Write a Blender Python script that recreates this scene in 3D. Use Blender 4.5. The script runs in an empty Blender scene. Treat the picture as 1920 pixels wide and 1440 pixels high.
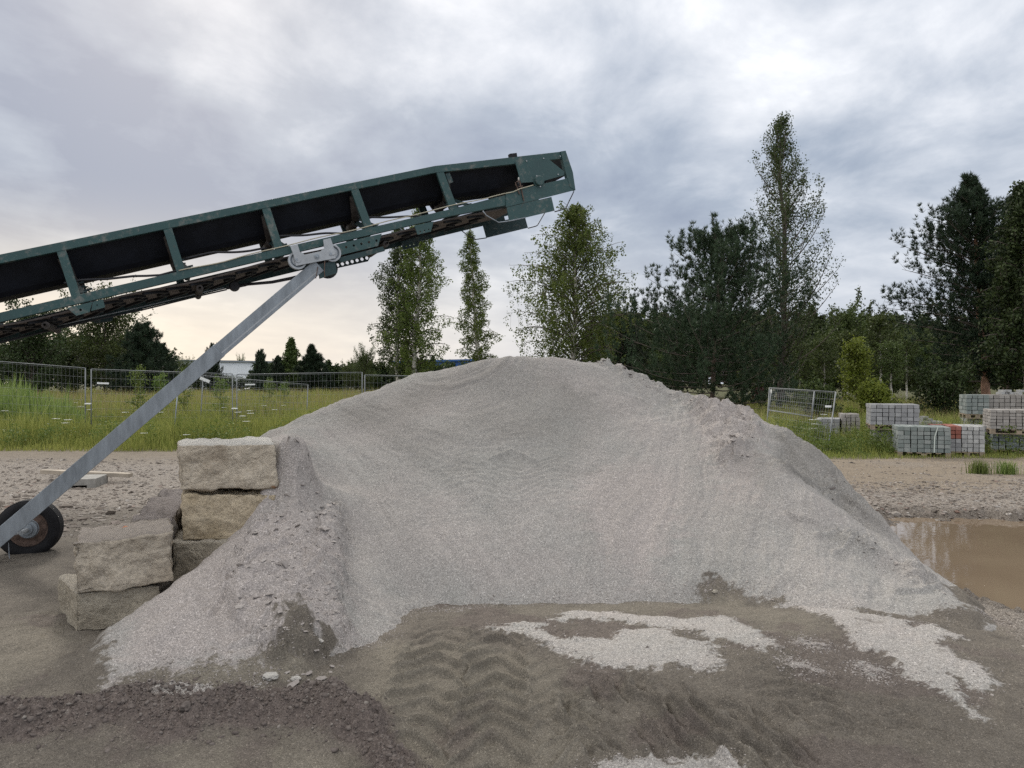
import bpy, math, random
import numpy as np
from mathutils import Vector, Matrix
from mathutils import noise as mnoise
R = math.radians
SC = bpy.context.scene
COL = SC.collection
rng = np.random.default_rng(7)
random.seed(7)

# ------------------------------------------------------------------ camera, sky, sun, exposure
EYE, FPX, HZ = 1.6, 1380.0, 718.0
cam = bpy.data.cameras.new('camera'); camo = bpy.data.objects.new('camera', cam); COL.objects.link(camo)
camo.location = (0, 0, EYE); camo.rotation_euler = (R(90), 0, 0)
cam.sensor_width = 36; cam.lens = 36 * FPX / 1920; cam.shift_y = -(720 - HZ) / 1920
cam.clip_end = 3000; cam.clip_start = 0.05
SC.camera = camo
SC.view_settings.view_transform = 'Standard'; SC.view_settings.look = 'None'
SC.view_settings.exposure = 0.50; SC.view_settings.gamma = 1
SC.cycles.use_denoising = False; SC.cycles.max_bounces = 6; SC.cycles.transparent_max_bounces = 8
SUN_AZ, SUN_EL = -24, 34          # degrees, azimuth from the view axis (left is negative)
sl = bpy.data.lights.new('sun', 'SUN'); so = bpy.data.objects.new('sun', sl); COL.objects.link(so)
sl.energy = 1.5; sl.angle = R(11); sl.color = (1.0, 0.95, 0.87)
sd = Vector((math.sin(R(SUN_AZ)) * math.cos(R(SUN_EL)), math.cos(R(SUN_AZ)) * math.cos(R(SUN_EL)), math.sin(R(SUN_EL))))
so.rotation_euler = sd.to_track_quat('Z', 'Y').to_euler()

class NT:
    """tiny node-tree helper"""
    def __init__(s, tree): s.t = tree; s.n = tree.nodes; s.l = tree.links
    def add(s, typ, **kw):
        nd = s.n.new(typ)
        for k, v in kw.items():
            if k == 'ins':
                for a, b in v.items(): s.set(nd, a, b)
            else: setattr(nd, k, v)
        return nd
    def set(s, nd, a, b):
        i = nd.inputs[a]
        if isinstance(b, bpy.types.NodeSocket): s.l.new(b, i)
        elif hasattr(b, 'outputs'): s.l.new(b.outputs[0], i)
        else:
            if hasattr(i.default_value, '__len__') and hasattr(b, '__len__') and len(i.default_value) == 4 and len(b) == 3: b = (*b, 1)
            i.default_value = b
    def math(s, op, a, b=0.0, c=None, clamp=False):
        nd = s.n.new('ShaderNodeMath'); nd.operation = op; nd.use_clamp = clamp
        s.set(nd, 0, a); s.set(nd, 1, b)
        if c is not None: s.set(nd, 2, c)
        return nd.outputs[0]
    def vmath(s, op, a, b=None, out=0):
        nd = s.n.new('ShaderNodeVectorMath'); nd.operation = op
        s.set(nd, 0, a)
        if b is not None: s.set(nd, 1, b)
        return nd.outputs[out]
    def noise(s, vec, scale, detail=4, rough=.55, dist=0.0, out='Fac'):
        nd = s.n.new('ShaderNodeTexNoise'); s.set(nd, 'Vector', vec)
        nd.inputs['Scale'].default_value = scale; nd.inputs['Detail'].default_value = detail
        nd.inputs['Roughness'].default_value = rough; nd.inputs['Distortion'].default_value = dist
        return nd.outputs[out]
    def ramp(s, fac, stops, interp='LINEAR'):
        nd = s.n.new('ShaderNodeValToRGB'); s.set(nd, 'Fac', fac); cr = nd.color_ramp; cr.interpolation = interp
        while len(cr.elements) < len(stops): cr.elements.new(0.5)
        for e, (p, c) in zip(cr.elements, stops):
            e.position = p; e.color = (*c, 1) if len(c) == 3 else c
        return nd.outputs[0]
    def mix(s, fac, a, b, mode='MIX'):
        nd = s.n.new('ShaderNodeMix'); nd.data_type = 'RGBA'; nd.blend_type = mode; nd.clamp_factor = True
        s.set(nd, 0, fac); s.set(nd, 6, a); s.set(nd, 7, b)
        return nd.outputs[2]
    def mapr(s, v, a, b, c=0.0, d=1.0, smooth=False):
        nd = s.n.new('ShaderNodeMapRange'); nd.clamp = True
        if smooth: nd.interpolation_type = 'SMOOTHSTEP'
        s.set(nd, 0, v); s.set(nd, 1, a); s.set(nd, 2, b); s.set(nd, 3, c); s.set(nd, 4, d)
        return nd.outputs[0]

def build_world():
    w = bpy.data.worlds.new('World'); SC.world = w; w.use_nodes = True
    w.node_tree.nodes.clear(); T = NT(w.node_tree)
    tc = T.add('ShaderNodeTexCoord'); dv = T.vmath('NORMALIZE', tc.outputs['Generated'])
    sep = T.add('ShaderNodeSeparateXYZ', ins={0: dv}); z = sep.outputs[2]
    # cloud deck seen in perspective: divide by height
    den = T.math('MAXIMUM', T.math('ADD', z, 0.16), 0.05)
    comb = T.add('ShaderNodeCombineXYZ'); T.set(comb, 0, T.math('DIVIDE', sep.outputs[0], den)); T.set(comb, 1, T.math('DIVIDE', sep.outputs[1], den))
    cp = comb.outputs[0]
    rot = T.add('ShaderNodeMapping'); T.set(rot, 0, cp); rot.inputs['Rotation'].default_value = (0, 0, R(-32)); rot.inputs['Scale'].default_value = (1.0, 0.8, 1)
    n1 = T.noise(rot.outputs[0], 0.95, 6, .52, 0.35)
    n2 = T.noise(rot.outputs[0], 2.6, 10, .58, 0.25)
    n4 = T.noise(dv, 9, 8, .6, 0.3)
    warp = T.noise(dv, 2.6, 4, .55, out='Color')
    wv = T.vmath('ADD', dv, T.vmath('SCALE', T.vmath('SUBTRACT', warp, (0.5, .5, .5))))
    T.n[-1]
    v = T.math('ADD', T.math('MULTIPLY', T.math('SUBTRACT', n1, .5), 1.1), 0.55)
    v = T.math('ADD', v, T.math('MULTIPLY', T.math('SUBTRACT', n2, .5), 1.15))
    v = T.math('ADD', v, T.math('MULTIPLY', T.math('SUBTRACT', n4, .5), 0.42))
    for nd in T.n:
        if nd.bl_idname == 'ShaderNodeVectorMath' and nd.operation == 'SCALE': nd.inputs['Scale'].default_value = 0.34
    def blob(px, py, rad, amp, v):
        d = Vector(((px - 960) / FPX, 1, (HZ - py) / FPX)).normalized()
        dist = T.vmath('DISTANCE', wv, tuple(d), out=1)
        return T.math('ADD', v, T.mapr(dist, 0.0, rad, amp, 0.0, True))
    for b in [(320, 290, .42, -.42), (690, 350, .30, -.28), (40, 110, .36, -.30), (900, 330, .2, -.10),
              (1230, 360, .22, -.26), (1130, 500, .22, -.18), (1480, 420, .3, -.08), (1800, 300, .3, -.03),
              (440, 90, .10, .26), (575, 190, .14, .26), (1050, 110, .45, .13), (1700, 140, .45, .10), (1560, 40, .2, .06),
              (0, 420, .3, .05), (350, 30, .25, .04)]:
        v = blob(*b, v)
    cl = T.ramp(v, [(0.0, (.195, .235, .32)), (.30, (.29, .335, .41)), (.55, (.45, .485, .545)), (.78, (.63, .65, .69)), (1.0, (.85, .86, .87))])
    # towards the horizon the cloud sheet thins and glows, warm on the left
    hz = T.mapr(z, 0.0, 0.25, 1.0, 0.0, True)
    lf = T.mapr(sep.outputs[0], -.75, .35, 1.0, 0.0, True)
    hcol = T.mix(lf, (.47, .50, .56), (.84, .72, .55))
    hn = T.math('MULTIPLY', hz, T.mapr(n2, .25, .75, .80, 1.0))
    cl = T.mix(hn, cl, hcol)
    # the overcast is thicker-lit overhead (out of frame) than at the horizon
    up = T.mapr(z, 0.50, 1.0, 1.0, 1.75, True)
    cl = T.mix(T.mapr(z, .45, .8, 0, .85), cl, (.62, .60, .56)); cl = T.vmath('SCALE', cl); T.n[-1].inputs['Scale'].default_value = 1.0
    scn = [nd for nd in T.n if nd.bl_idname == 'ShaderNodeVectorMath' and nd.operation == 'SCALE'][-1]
    up = T.math('MULTIPLY', up, T.mapr(sep.outputs[1], .15, -.5, 1.0, 1.5, True)); T.set(scn, 'Scale', T.math('MULTIPLY', up, 10.0))  # extra brightness added to the unseen sky behind the camera, lifting surfaces facing it
    sky = T.add('ShaderNodeTexSky'); sky.sky_type = 'NISHITA'; sky.sun_disc = False
    sky.sun_elevation = R(SUN_EL); sky.sun_rotation = R(SUN_AZ); sky.air_density = 1.2; sky.dust_density = 3
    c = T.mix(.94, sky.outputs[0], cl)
    # below the horizon: dull ground-like light
    c = T.mix(T.mapr(z, -.06, -.005, 0, 1), (1.2, 1.15, 1.0), c)
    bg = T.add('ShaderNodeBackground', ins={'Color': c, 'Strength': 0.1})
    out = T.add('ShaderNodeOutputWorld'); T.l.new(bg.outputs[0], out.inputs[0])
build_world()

# ------------------------------------------------------------------ general helpers
def W(px, py, D):
    return np.array([(px - 960) / FPX * D, D, EYE - (py - HZ) / FPX * D])
def tag(o, label=None, cat=None, group=None, kind=None):
    if label: o['label'] = label
    if cat: o['category'] = cat
    if group: o['group'] = group
    if kind: o['kind'] = kind
    return o
def empty(name, loc, label, cat, group=None):
    o = bpy.data.objects.new(name, None); o.empty_display_size = .2; COL.objects.link(o); o.location = loc
    return tag(o, label, cat, group)
def link(name, me, mat, parent=None):
    o = bpy.data.objects.new(name, me); COL.objects.link(o)
    for m in (mat if isinstance(mat, (list, tuple)) else [mat]): me.materials.append(m)
    if parent is not None:
        o.parent = parent
        p = Vector(parent.location); q = parent.parent
        while q is not None: p = p + Vector(q.location); q = q.parent
        o.matrix_parent_inverse = Matrix.Identity(4)
        me.transform(Matrix.Translation(-p))       # geometry is authored in world space
    return o
def mesh_np(name, V, Fs, smooth=False):
    me = bpy.data.meshes.new(name); V = np.asarray(V, np.float32)
    if not isinstance(Fs, (list, tuple)): Fs = [Fs]
    Fs = [np.asarray(f, np.int32) for f in Fs if len(f)]
    me.vertices.add(len(V)); me.vertices.foreach_set('co', V.ravel())
    nl = sum(f.size for f in Fs); npoly = sum(len(f) for f in Fs)
    me.loops.add(nl); me.polygons.add(npoly)
    me.loops.foreach_set('vertex_index', np.concatenate([f.ravel() for f in Fs]))
    tot = np.concatenate([np.full(len(f), f.shape[1], np.int32) for f in Fs])
    st = np.concatenate([[0], np.cumsum(tot)[:-1]]).astype(np.int32)
    me.polygons.foreach_set('loop_start', st); me.polygons.foreach_set('loop_total', tot)
    me.polygons.foreach_set('use_smooth', np.full(npoly, smooth, bool))
    me.update(calc_edges=True); return me
class MB:
    def __init__(s): s.v = []; s.f = []
    def add(s, vs, fs):
        b = len(s.v); s.v += [tuple(map(float, p)) for p in vs]; s.f += [tuple(i + b for i in f) for f in fs]; return s
    def prism(s, poly, off):
        """closed prism: 3D polygon extruded by vector off"""
        n = len(poly); o = np.array(off); P = [np.array(p, float) for p in poly]
        return s.add(P + [p + o for p in P], [tuple(range(n))[::-1], tuple(range(n, 2 * n))] + [(i, (i + 1) % n, n + (i + 1) % n, n + i) for i in range(n)])
    def obox(s, c, ax, ay, az):
        c, ax, ay, az = map(lambda a: np.array(a, float), (c, ax, ay, az))
        vs = [c + sx * ax + sy * ay + sz * az for sz in (-1, 1) for sy in (-1, 1) for sx in (-1, 1)]
        return s.add(vs, [(0, 2, 3, 1), (4, 5, 7, 6), (0, 1, 5, 4), (2, 6, 7, 3), (0, 4, 6, 2), (1, 3, 7, 5)])
    def box(s, x0, x1, y0, y1, z0, z1):
        return s.obox(((x0 + x1) / 2, (y0 + y1) / 2, (z0 + z1) / 2), ((x1 - x0) / 2, 0, 0), (0, (y1 - y0) / 2, 0), (0, 0, (z1 - z0) / 2))
    def bar(s, a, b, w, h, up=(0, 0, 1)):
        a, b = np.array(a, float), np.array(b, float); d = b - a; L = np.linalg.norm(d); d /= L
        sd_ = np.cross(d, np.array(up, float)); sd_ /= np.linalg.norm(sd_); u = np.cross(sd_, d)
        return s.obox((a + b) / 2, d * L / 2, sd_ * w / 2, u * h / 2)
    def tube(s, pts, rad, k=6):
        V, F = tube_np([np.array(p, float) for p in pts], rad, k); return s.add(V, [tuple(f) for f in F] + [tuple(range(k))[::-1], tuple(range(len(V) - k, len(V)))])
    def lathe(s, c, axis, prof, k=32, ref=(0, 0, 1)):
        """prof: (offset along axis, radius)"""
        c = np.array(c, float); a = np.array(axis, float); a /= np.linalg.norm(a)
        e = np.cross(a, ref); e /= np.linalg.norm(e); g = np.cross(a, e); vs = []; fs = []
        for t, r in prof:
            for i in range(k):
                th = 2 * math.pi * i / k; vs.append(c + a * t + (e * math.cos(th) + g * math.sin(th)) * r)
        for j in range(len(prof) - 1):
            for i in range(k): fs.append((j * k + i, j * k + (i + 1) % k, (j + 1) * k + (i + 1) % k, (j + 1) * k + i))
        return s.add(vs, fs)
    def build(s, name, mat, parent=None, bevel=0, smooth=False):
        me = bpy.data.meshes.new(name); me.from_pydata(s.v, [], s.f)
        if smooth: me.polygons.foreach_set('use_smooth', [True] * len(me.polygons))
        me.update(); o = link(name, me, mat, parent)
        if bevel:
            m = o.modifiers.new('bevel', 'BEVEL'); m.width = bevel; m.segments = 2; m.limit_method = 'ANGLE'; m.angle_limit = R(40)
        return o
def tube_np(pts, rad, k=5):
    P = np.array(pts); n = len(P); rad = np.full(n, rad) if np.isscalar(rad) else np.array(rad)
    T_ = np.gradient(P, axis=0); T_ /= np.linalg.norm(T_, axis=1)[:, None] + 1e-9
    ref = np.where(np.abs(T_[:, 2:3]) > .9, np.array([[1., 0, 0]]), np.array([[0, 0, 1.]]))
    if np.abs(T_[:, 2]).max() > .9 and np.abs(T_[:, 2]).min() < .9: ref = np.tile(np.array([[.31, .95, .05]]), (n, 1))
    a = np.cross(T_, ref); a /= np.linalg.norm(a, axis=1)[:, None] + 1e-9; b = np.cross(T_, a)
    th = np.linspace(0, 2 * np.pi, k, endpoint=False)
    V = P[:, None, :] + (a[:, None, :] * np.cos(th)[None, :, None] + b[:, None, :] * np.sin(th)[None, :, None]) * rad[:, None, None]
    i = np.arange(n - 1)[:, None] * k; j = np.arange(k)[None, :]; j2 = (j + 1) % k
    F = np.stack([i + j, i + j2, i + k + j2, i + k + j], -1).reshape(-1, 4)
    return V.reshape(-1, 3), F
class NPM:
    """numpy mesh collector for many small pieces"""
    def __init__(s): s.V = []; s.F = {}; s.n = 0
    def add(s, V, F):
        F = np.asarray(F) + s.n; s.F.setdefault(F.shape[1], []).append(F); s.V.append(np.asarray(V)); s.n += len(V)
    def arrays(s): return np.concatenate(s.V), [np.concatenate(f) for f in s.F.values()]
    def build(s, name, mat, parent=None, smooth=False):
        V, F = s.arrays(); return link(name, mesh_np(name, V, F, smooth), mat, parent)

# numpy gradient-ish noise
_tab = rng.random((256, 256)).astype(np.float32) * 2 - 1
def vnoise(x, y):
    xi = np.floor(x).astype(np.int64); yi = np.floor(y).astype(np.int64); fx = x - xi; fy = y - yi
    fx = fx * fx * fx * (fx * (fx * 6 - 15) + 10); fy = fy * fy * fy * (fy * (fy * 6 - 15) + 10)
    a = _tab[xi & 255, yi & 255]; b = _tab[(xi + 1) & 255, yi & 255]; c = _tab[xi & 255, (yi + 1) & 255]; d = _tab[(xi + 1) & 255, (yi + 1) & 255]
    return (a * (1 - fx) + b * fx) * (1 - fy) + (c * (1 - fx) + d * fx) * fy
def fbm(x, y, f=1., oct=4, g=.5, seed=0):
    r = 0; a = 1; t = 0
    for o in range(oct):
        ca, sa = math.cos(o * 1.1 + .3), math.sin(o * 1.1 + .3)
        r = r + a * vnoise((x * ca - y * sa) * f + seed * 17.3 + o * 5.1, (x * sa + y * ca) * f + seed * 9.7 + o * 3.3); t += a; a *= g; f *= 2.03
    return r / t
def cells(x, y, f, seed=0):
    """worley F1, F2 distances"""
    x = x * f; y = y * f; xi = np.floor(x).astype(np.int64); yi = np.floor(y).astype(np.int64)
    d1 = np.full(x.shape, 9.); d2 = np.full(x.shape, 9.)
    for dx in (-1, 0, 1):
        for dy in (-1, 0, 1):
            cx = xi + dx; cy = yi + dy
            jx = _tab[(cx + seed) & 255, cy & 255] * .45 + .5; jy = _tab[cy & 255, (cx + 77 + seed) & 255] * .45 + .5
            d = np.hypot(cx + jx - x, cy + jy - y)
            d2 = np.minimum(d2, np.maximum(d1, d)); d1 = np.minimum(d1, d)
    return d1, d2
def sstep(a, b, x):
    t = np.clip((x - a) / (b - a), 0, 1); return t * t * (3 - 2 * t)
def poly_sd(X, Y, poly):
    """signed distance, positive inside"""
    P = np.array(poly, float); n = len(P); d = np.full(X.shape, 1e9); ins = np.zeros(X.shape, bool)
    for i in range(n):
        ax, ay = P[i]; bx, by = P[(i + 1) % n]; ex, ey = bx - ax, by - ay
        t = np.clip(((X - ax) * ex + (Y - ay) * ey) / (ex * ex + ey * ey + 1e-12), 0, 1)
        d = np.minimum(d, (X - ax - t * ex) ** 2 + (Y - ay - t * ey) ** 2)
        c = ((ay > Y) != (by > Y)) & (X < ex * (Y - ay) / (ey if abs(ey) > 1e-12 else 1e-12) + ax); ins ^= c
    return np.where(ins, 1, -1) * np.sqrt(d)
def line_d(X, Y, pts):
    """distance to polyline, arc length of the nearest point, side offset"""
    P = np.array(pts, float); d = np.full(X.shape, 1e9); s = np.zeros(X.shape); w = np.zeros(X.shape); L = 0
    for i in range(len(P) - 1):
        ax, ay = P[i]; ex, ey = P[i + 1] - P[i]; l = math.hypot(ex, ey)
        t = np.clip(((X - ax) * ex + (Y - ay) * ey) / l / l, 0, 1); q = np.hypot(X - ax - t * ex, Y - ay - t * ey)
        m = q < d; d = np.where(m, q, d); s = np.where(m, L + t * l, s); w = np.where(m, ((Y - ay) * ex - (X - ax) * ey) / l, w); L += l
    return d, s, w

# ------------------------------------------------------------------ materials
def principled(name, rough=.8, spec=.3):
    m = bpy.data.materials.new(name); m.use_nodes = True; T = NT(m.node_tree)
    bs = T.n['Principled BSDF']; bs.inputs['Roughness'].default_value = rough; bs.inputs['Specular IOR Level'].default_value = spec
    return m, T, bs
def coords(T): return T.add('ShaderNodeTexCoord').outputs['Object']
def geo_pos(T): return T.add('ShaderNodeNewGeometry').outputs['Position']
def bump(T, bs, h, strength=.4, dist=.01):
    b = T.add('ShaderNodeBump', ins={'Height': h, 'Strength': strength, 'Distance': dist}); T.l.new(b.outputs[0], bs.inputs['Normal'])
def m_simple(name, col, rough=.6, var=.25, scale=6, spec=.3, metal=0, bumpy=0, streak=False):
    m, T, bs = principled(name, rough, spec); p = geo_pos(T)
    if streak:
        mp = T.add('ShaderNodeMapping'); T.set(mp, 0, p); mp.inputs['Scale'].default_value = (1, 1, .15); pv = mp.outputs[0]
    else: pv = p
    n = T.noise(pv, scale, 6, .65); dk = tuple(c * (1 - var) for c in col); lt = tuple(min(1, c * (1 + var)) for c in col)
    T.set(bs, 'Base Color', T.ramp(n, [(.3, dk), (.7, lt)])); bs.inputs['Metallic'].default_value = metal
    if bumpy: bump(T, bs, T.noise(p, scale * 8, 4, .6), .5, bumpy)
    return m
def m_paint(name, col, dust=(.22, .2, .18), amount=.65, rough=.5):
    m, T, bs = principled(name, rough, .4); p = geo_pos(T)
    n = T.noise(p, 3.5, 8, .7); n2 = T.noise(p, 22, 5, .7)
    c = T.mix(T.mapr(n, .3, .7, 0, 1), tuple(x * .8 for x in col), tuple(x * 1.2 for x in col))
    c = T.mix(T.mapr(T.math('MULTIPLY', n, n2), .27, .42, 0, amount), c, dust)
    nz = T.add('ShaderNodeSeparateXYZ', ins={0: T.add('ShaderNodeNewGeometry').outputs['Normal']}).outputs[2]
    c = T.mix(T.math('MULTIPLY', T.mapr(nz, .4, .9, 0, .75), T.mapr(n2, .3, .6, .6, 1)), c, (.30, .28, .26))   # settled quarry dust
    c = T.mix(T.mapr(T.noise(p, 9, 8, .75, .6), .63, .70, 0, .8), c, (.12, .055, .03))
    c = T.mix(T.mapr(T.noise(p, 55, 3, .6, 2.), .66, .70, 0, .45), c, (.16, .22, .21))
    T.set(bs, 'Base Color', c); T.set(bs, 'Roughness', T.mapr(n, .3, .7, rough - .1, rough + .25)); return m
def m_leaf(name, a, b, trans=.25, rough=.6):
    m, T, bs = principled(name, rough, .25); g = T.add('ShaderNodeNewGeometry'); oi = T.add('ShaderNodeObjectInfo')
    r = T.math('ADD', T.math('MULTIPLY', g.outputs['Random Per Island'], .6), T.math('MULTIPLY', T.noise(g.outputs['Position'], .55, 3), .6))
    c = T.mix(T.mapr(r, .25, .95, 0, 1), a, b)
    c2 = T.add('ShaderNodeHueSaturation', ins={'Color': c, 'Value': T.mapr(oi.outputs['Random'], 0, 1, .82, 1.15), 'Hue': T.mapr(oi.outputs['Random'], 0, 1, .49, .508)})
    T.set(bs, 'Base Color', c2); tr = T.add('ShaderNodeBsdfTranslucent', ins={0: c2}); mx = T.add('ShaderNodeMixShader', ins={0: trans})
    T.l.new(bs.outputs[0], mx.inputs[1]); T.l.new(tr.outputs[0], mx.inputs[2]); T.l.new(mx.outputs[0], T.n['Material Output'].inputs[0]); return m
def attr(T, name): return T.add('ShaderNodeAttribute', attribute_name=name).outputs['Fac']
GL = (.345, .330, .318)     # light grey-pink crushed stone
def m_aggregate(name, mode):
    """crushed stone and sand; the vertex layers say which material lies where"""
    m, T, bs = principled(name, .95, .15); p = geo_pos(T)
    s1 = T.noise(p, 135, 3, .75); s2 = T.noise(p, 300, 2, .7); s3 = T.noise(p, 38, 4, .7); b1 = T.noise(p, 1.1, 5, .6); b2 = T.noise(p, 4.2, 6, .65)
    vor = T.add('ShaderNodeTexVoronoi'); T.set(vor, 'Vector', p); vor.inputs['Scale'].default_value = 175
    gr = T.add('ShaderNodeSeparateColor', ins={0: vor.outputs['Color']}).outputs[0]      # one value per grain
    light = T.mix(T.mapr(b1, .35, .65, 0, 1), (.292, .284, .268), (.325, .300, .283))
    light = T.mix(attr(T, 'pink'), light, (.35, .315, .297))
    light = T.mix(attr(T, 'damp'), light, (.215, .203, .188))
    dark = T.mix(T.mapr(b2, .35, .65, 0, 1), (.115, .101, .086), (.160, .141, .118))
    olive = T.mix(T.mapr(b2, .3, .7, 0, 1), (.158, .141, .115), (.205, .183, .150))
    dark = T.mix(attr(T, 'olive'), dark, olive)
    dark = T.mix(attr(T, 'soil'), dark, T.mix(T.mapr(s3, .35, .65, 0, 1), (.095, .077, .070), (.15, .125, .112)))
    if mode == 'ground':
        road = T.mix(T.mapr(b2, .3, .7, 0, 1), (.19, .155, .118), (.26, .215, .165))
        stony = T.mix(T.mapr(gr, .2, .9, 0, 1), (.135, .115, .098), (.33, .295, .26))
        dark = T.mix(attr(T, 'road'), dark, road); dark = T.mix(attr(T, 'stony'), dark, stony)
        dark = T.mix(attr(T, 'meadow'), dark, T.mix(T.mapr(b2, .3, .7, 0, 1), (.05, .06, .022), (.10, .09, .045)))
    if mode == 'ground': light = T.mix(1.0, light, (1.10, 1.10, 1.09), 'MULTIPLY')
    c = T.mix(attr(T, 'light'), dark, light)
    if mode == 'ground': c = T.mix(T.math('MULTIPLY', attr(T, 'wet'), .55), c, (.075, .058, .043))
    # grain speckle: pale and dark chips
    amt = T.mapr(attr(T, 'light'), 0, 1, .56, .72)
    k = T.math('ADD', T.math('MULTIPLY', T.math('SUBTRACT', s1, .5), 1.7), T.math('MULTIPLY', T.math('SUBTRACT', gr, .5), .85))
    k = T.math('ADD', k, T.math('MULTIPLY', T.math('SUBTRACT', s2, .5), .8))
    k = T.math('ADD', T.math('MULTIPLY', k, amt), 1.0)
    k = T.math('MAXIMUM', k, .25)
    k = T.math('ADD', k, T.mapr(gr, .955, .985, 0, .45))
    c = T.mix(1.0, c, T.add('ShaderNodeCombineXYZ', ins={0: k, 1: k, 2: k}).outputs[0], 'MULTIPLY')
    T.set(bs, 'Base Color', c)
    h = T.math('ADD', T.math('ADD', T.math('MULTIPLY', s1, .5), T.math('MULTIPLY', s3, 1.2)), T.math('MULTIPLY', gr, .35))
    bump(T, bs, h, .65, .012)
    if mode == 'ground': T.set(bs, 'Roughness', T.mapr(attr(T, 'wet'), 0, 1, .95, .45))
    return m
def m_stone(name, a, b, stain, rust=0.):
    m, T, bs = principled(name, .92, .15); p = geo_pos(T)
    n = T.noise(p, 5, 8, .65, .3); n2 = T.noise(p, 40, 8, .72); n3 = T.noise(p, 2.4, 4, .6, .5)
    c = T.mix(T.mapr(n, .3, .7, 0, 1), a, b); c = T.mix(T.mapr(n3, .5, .68, 0, .75), c, stain)
    c = T.mix(T.mapr(n2, .42, .66, 0, .6), c, tuple(x * .5 for x in a)); c = T.mix(T.mapr(n2, .62, .72, 0, .5), c, (.5, .47, .42))
    if rust: c = T.mix(T.mapr(T.noise(p, 3.1, 3, .6, 1.2), .64, .70, 0, rust), c, (.36, .17, .07))
    nz = T.add('ShaderNodeSeparateXYZ', ins={0: T.add('ShaderNodeNewGeometry').outputs['Normal']}).outputs[2]
    T.set(bs, 'Base Color', c); bump(T, bs, T.math('ADD', n2, T.math('MULTIPLY', n, 1.5)), .9, .045)
    return m, T, bs, c, nz
M = {}
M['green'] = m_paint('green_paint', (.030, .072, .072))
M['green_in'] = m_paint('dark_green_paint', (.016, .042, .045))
M['galv'] = m_simple('galvanised_steel', (.27, .30, .33), .55, .28, 14, .4, .35, streak=True)
M['fence'] = m_simple('dull_zinc', (.19, .20, .205), .6, .2, 6, .3, .2)
M['galv_light'] = m_simple('light_grey_paint', (.36, .38, .40), .5, .15, 9, .4)
M['rubber'] = m_simple('black_rubber', (.012, .012, .014), .75, .4, 10)
M['belt'] = m_simple('conveyor_belt', (.010, .012, .018), .7, .5, 5)
M['belt_dusty'] = m_simple('dusty_belt', (.10, .085, .078), .9, .45, 14)
M['cleat'] = m_simple('belt_cleat', (.014, .015, .018), .8, .3, 8)
M['roller'] = m_simple('worn_roller', (.06, .052, .048), .7, .5, 12)
M['rope'] = m_simple('pale_cable', (.42, .39, .30), .8, .2, 20)
M['hose'] = m_simple('black_hose', (.03, .03, .034), .5, .3, 10)
M['rust'] = m_simple('rusty_rim', (.11, .075, .06), .8, .5, 20)
M['concrete'] = m_simple('grey_concrete', (.27, .26, .24), .9, .25, 9, bumpy=.004)
M['wood'] = m_simple('weathered_timber', (.36, .31, .25), .85, .3, 6, bumpy=.003)
M['pallet_wood'] = m_simple('pallet_timber', (.30, .24, .18), .9, .3, 8)
M['white'] = m_simple('white_sheet', (.75, .75, .74), .5, .06, 5)
M['strap'] = m_simple('pale_strap', (.55, .6, .55), .5, .1, 5)
M['bark_birch'] = m_simple('birch_bark', (.50, .47, .42), .85, .55, 5)
M['bark_pine'] = m_simple('pine_bark', (.115, .085, .068), .9, .35, 5)
M['bark_grey'] = m_simple('grey_bark', (.12, .10, .085), .9, .35, 5)
M['leaf_birch'] = m_leaf('birch_leaves', (.060, .095, .020), (.165, .205, .05), .4)
M['leaf_aspen'] = m_leaf('aspen_leaves', (.036, .058, .020), (.095, .13, .042), .28)
M['leaf_dark'] = m_leaf('dark_leaves', (.018, .032, .011), (.055, .078, .024), .18)
M['leaf_mid'] = m_leaf('mid_leaves', (.040, .062, .018), (.095, .125, .034), .25)
M['leaf_yellow'] = m_leaf('yellow_leaves', (.10, .14, .02), (.24, .28, .05), .35)
M['leaf_herb'] = m_leaf('herb_leaves', (.075, .12, .025), (.17, .23, .06), .35)
M['leaf_wood'] = m_leaf('wood_leaves', (.030, .048, .018), (.075, .105, .035), .2)
M['needle'] = m_leaf('pine_needles', (.018, .036, .018), (.060, .092, .046), .1)
M['needle_dark'] = m_leaf('dark_needles', (.013, .026, .015), (.042, .064, .033), .08)
M['grass'] = m_leaf('meadow_grass', (.135, .175, .035), (.36, .365, .105), .4)
M['grass_dry'] = m_leaf('dry_grass', (.22, .18, .08), (.36, .29, .15), .3)
M['reed'] = m_leaf('reed_leaves', (.10, .15, .035), (.25, .30, .09), .35)
M['petal'] = m_simple('white_petals', (.75, .76, .72), .8, .1, 9)
M['shrub_red'] = m_leaf('red_leaves', (.035, .008, .008), (.085, .02, .018), .1)
M['pile'] = m_aggregate('crushed_stone', 'pile')
M['ground'] = m_aggregate('yard_ground', 'ground')
M['clod'] = m_simple('soil_clods', (.115, .097, .088), .95, .45, 40, bumpy=.004)
M['crust'] = m_simple('crusted_stone_flakes', (.34, .305, .295), .95, .25, 90, bumpy=.004)

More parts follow.
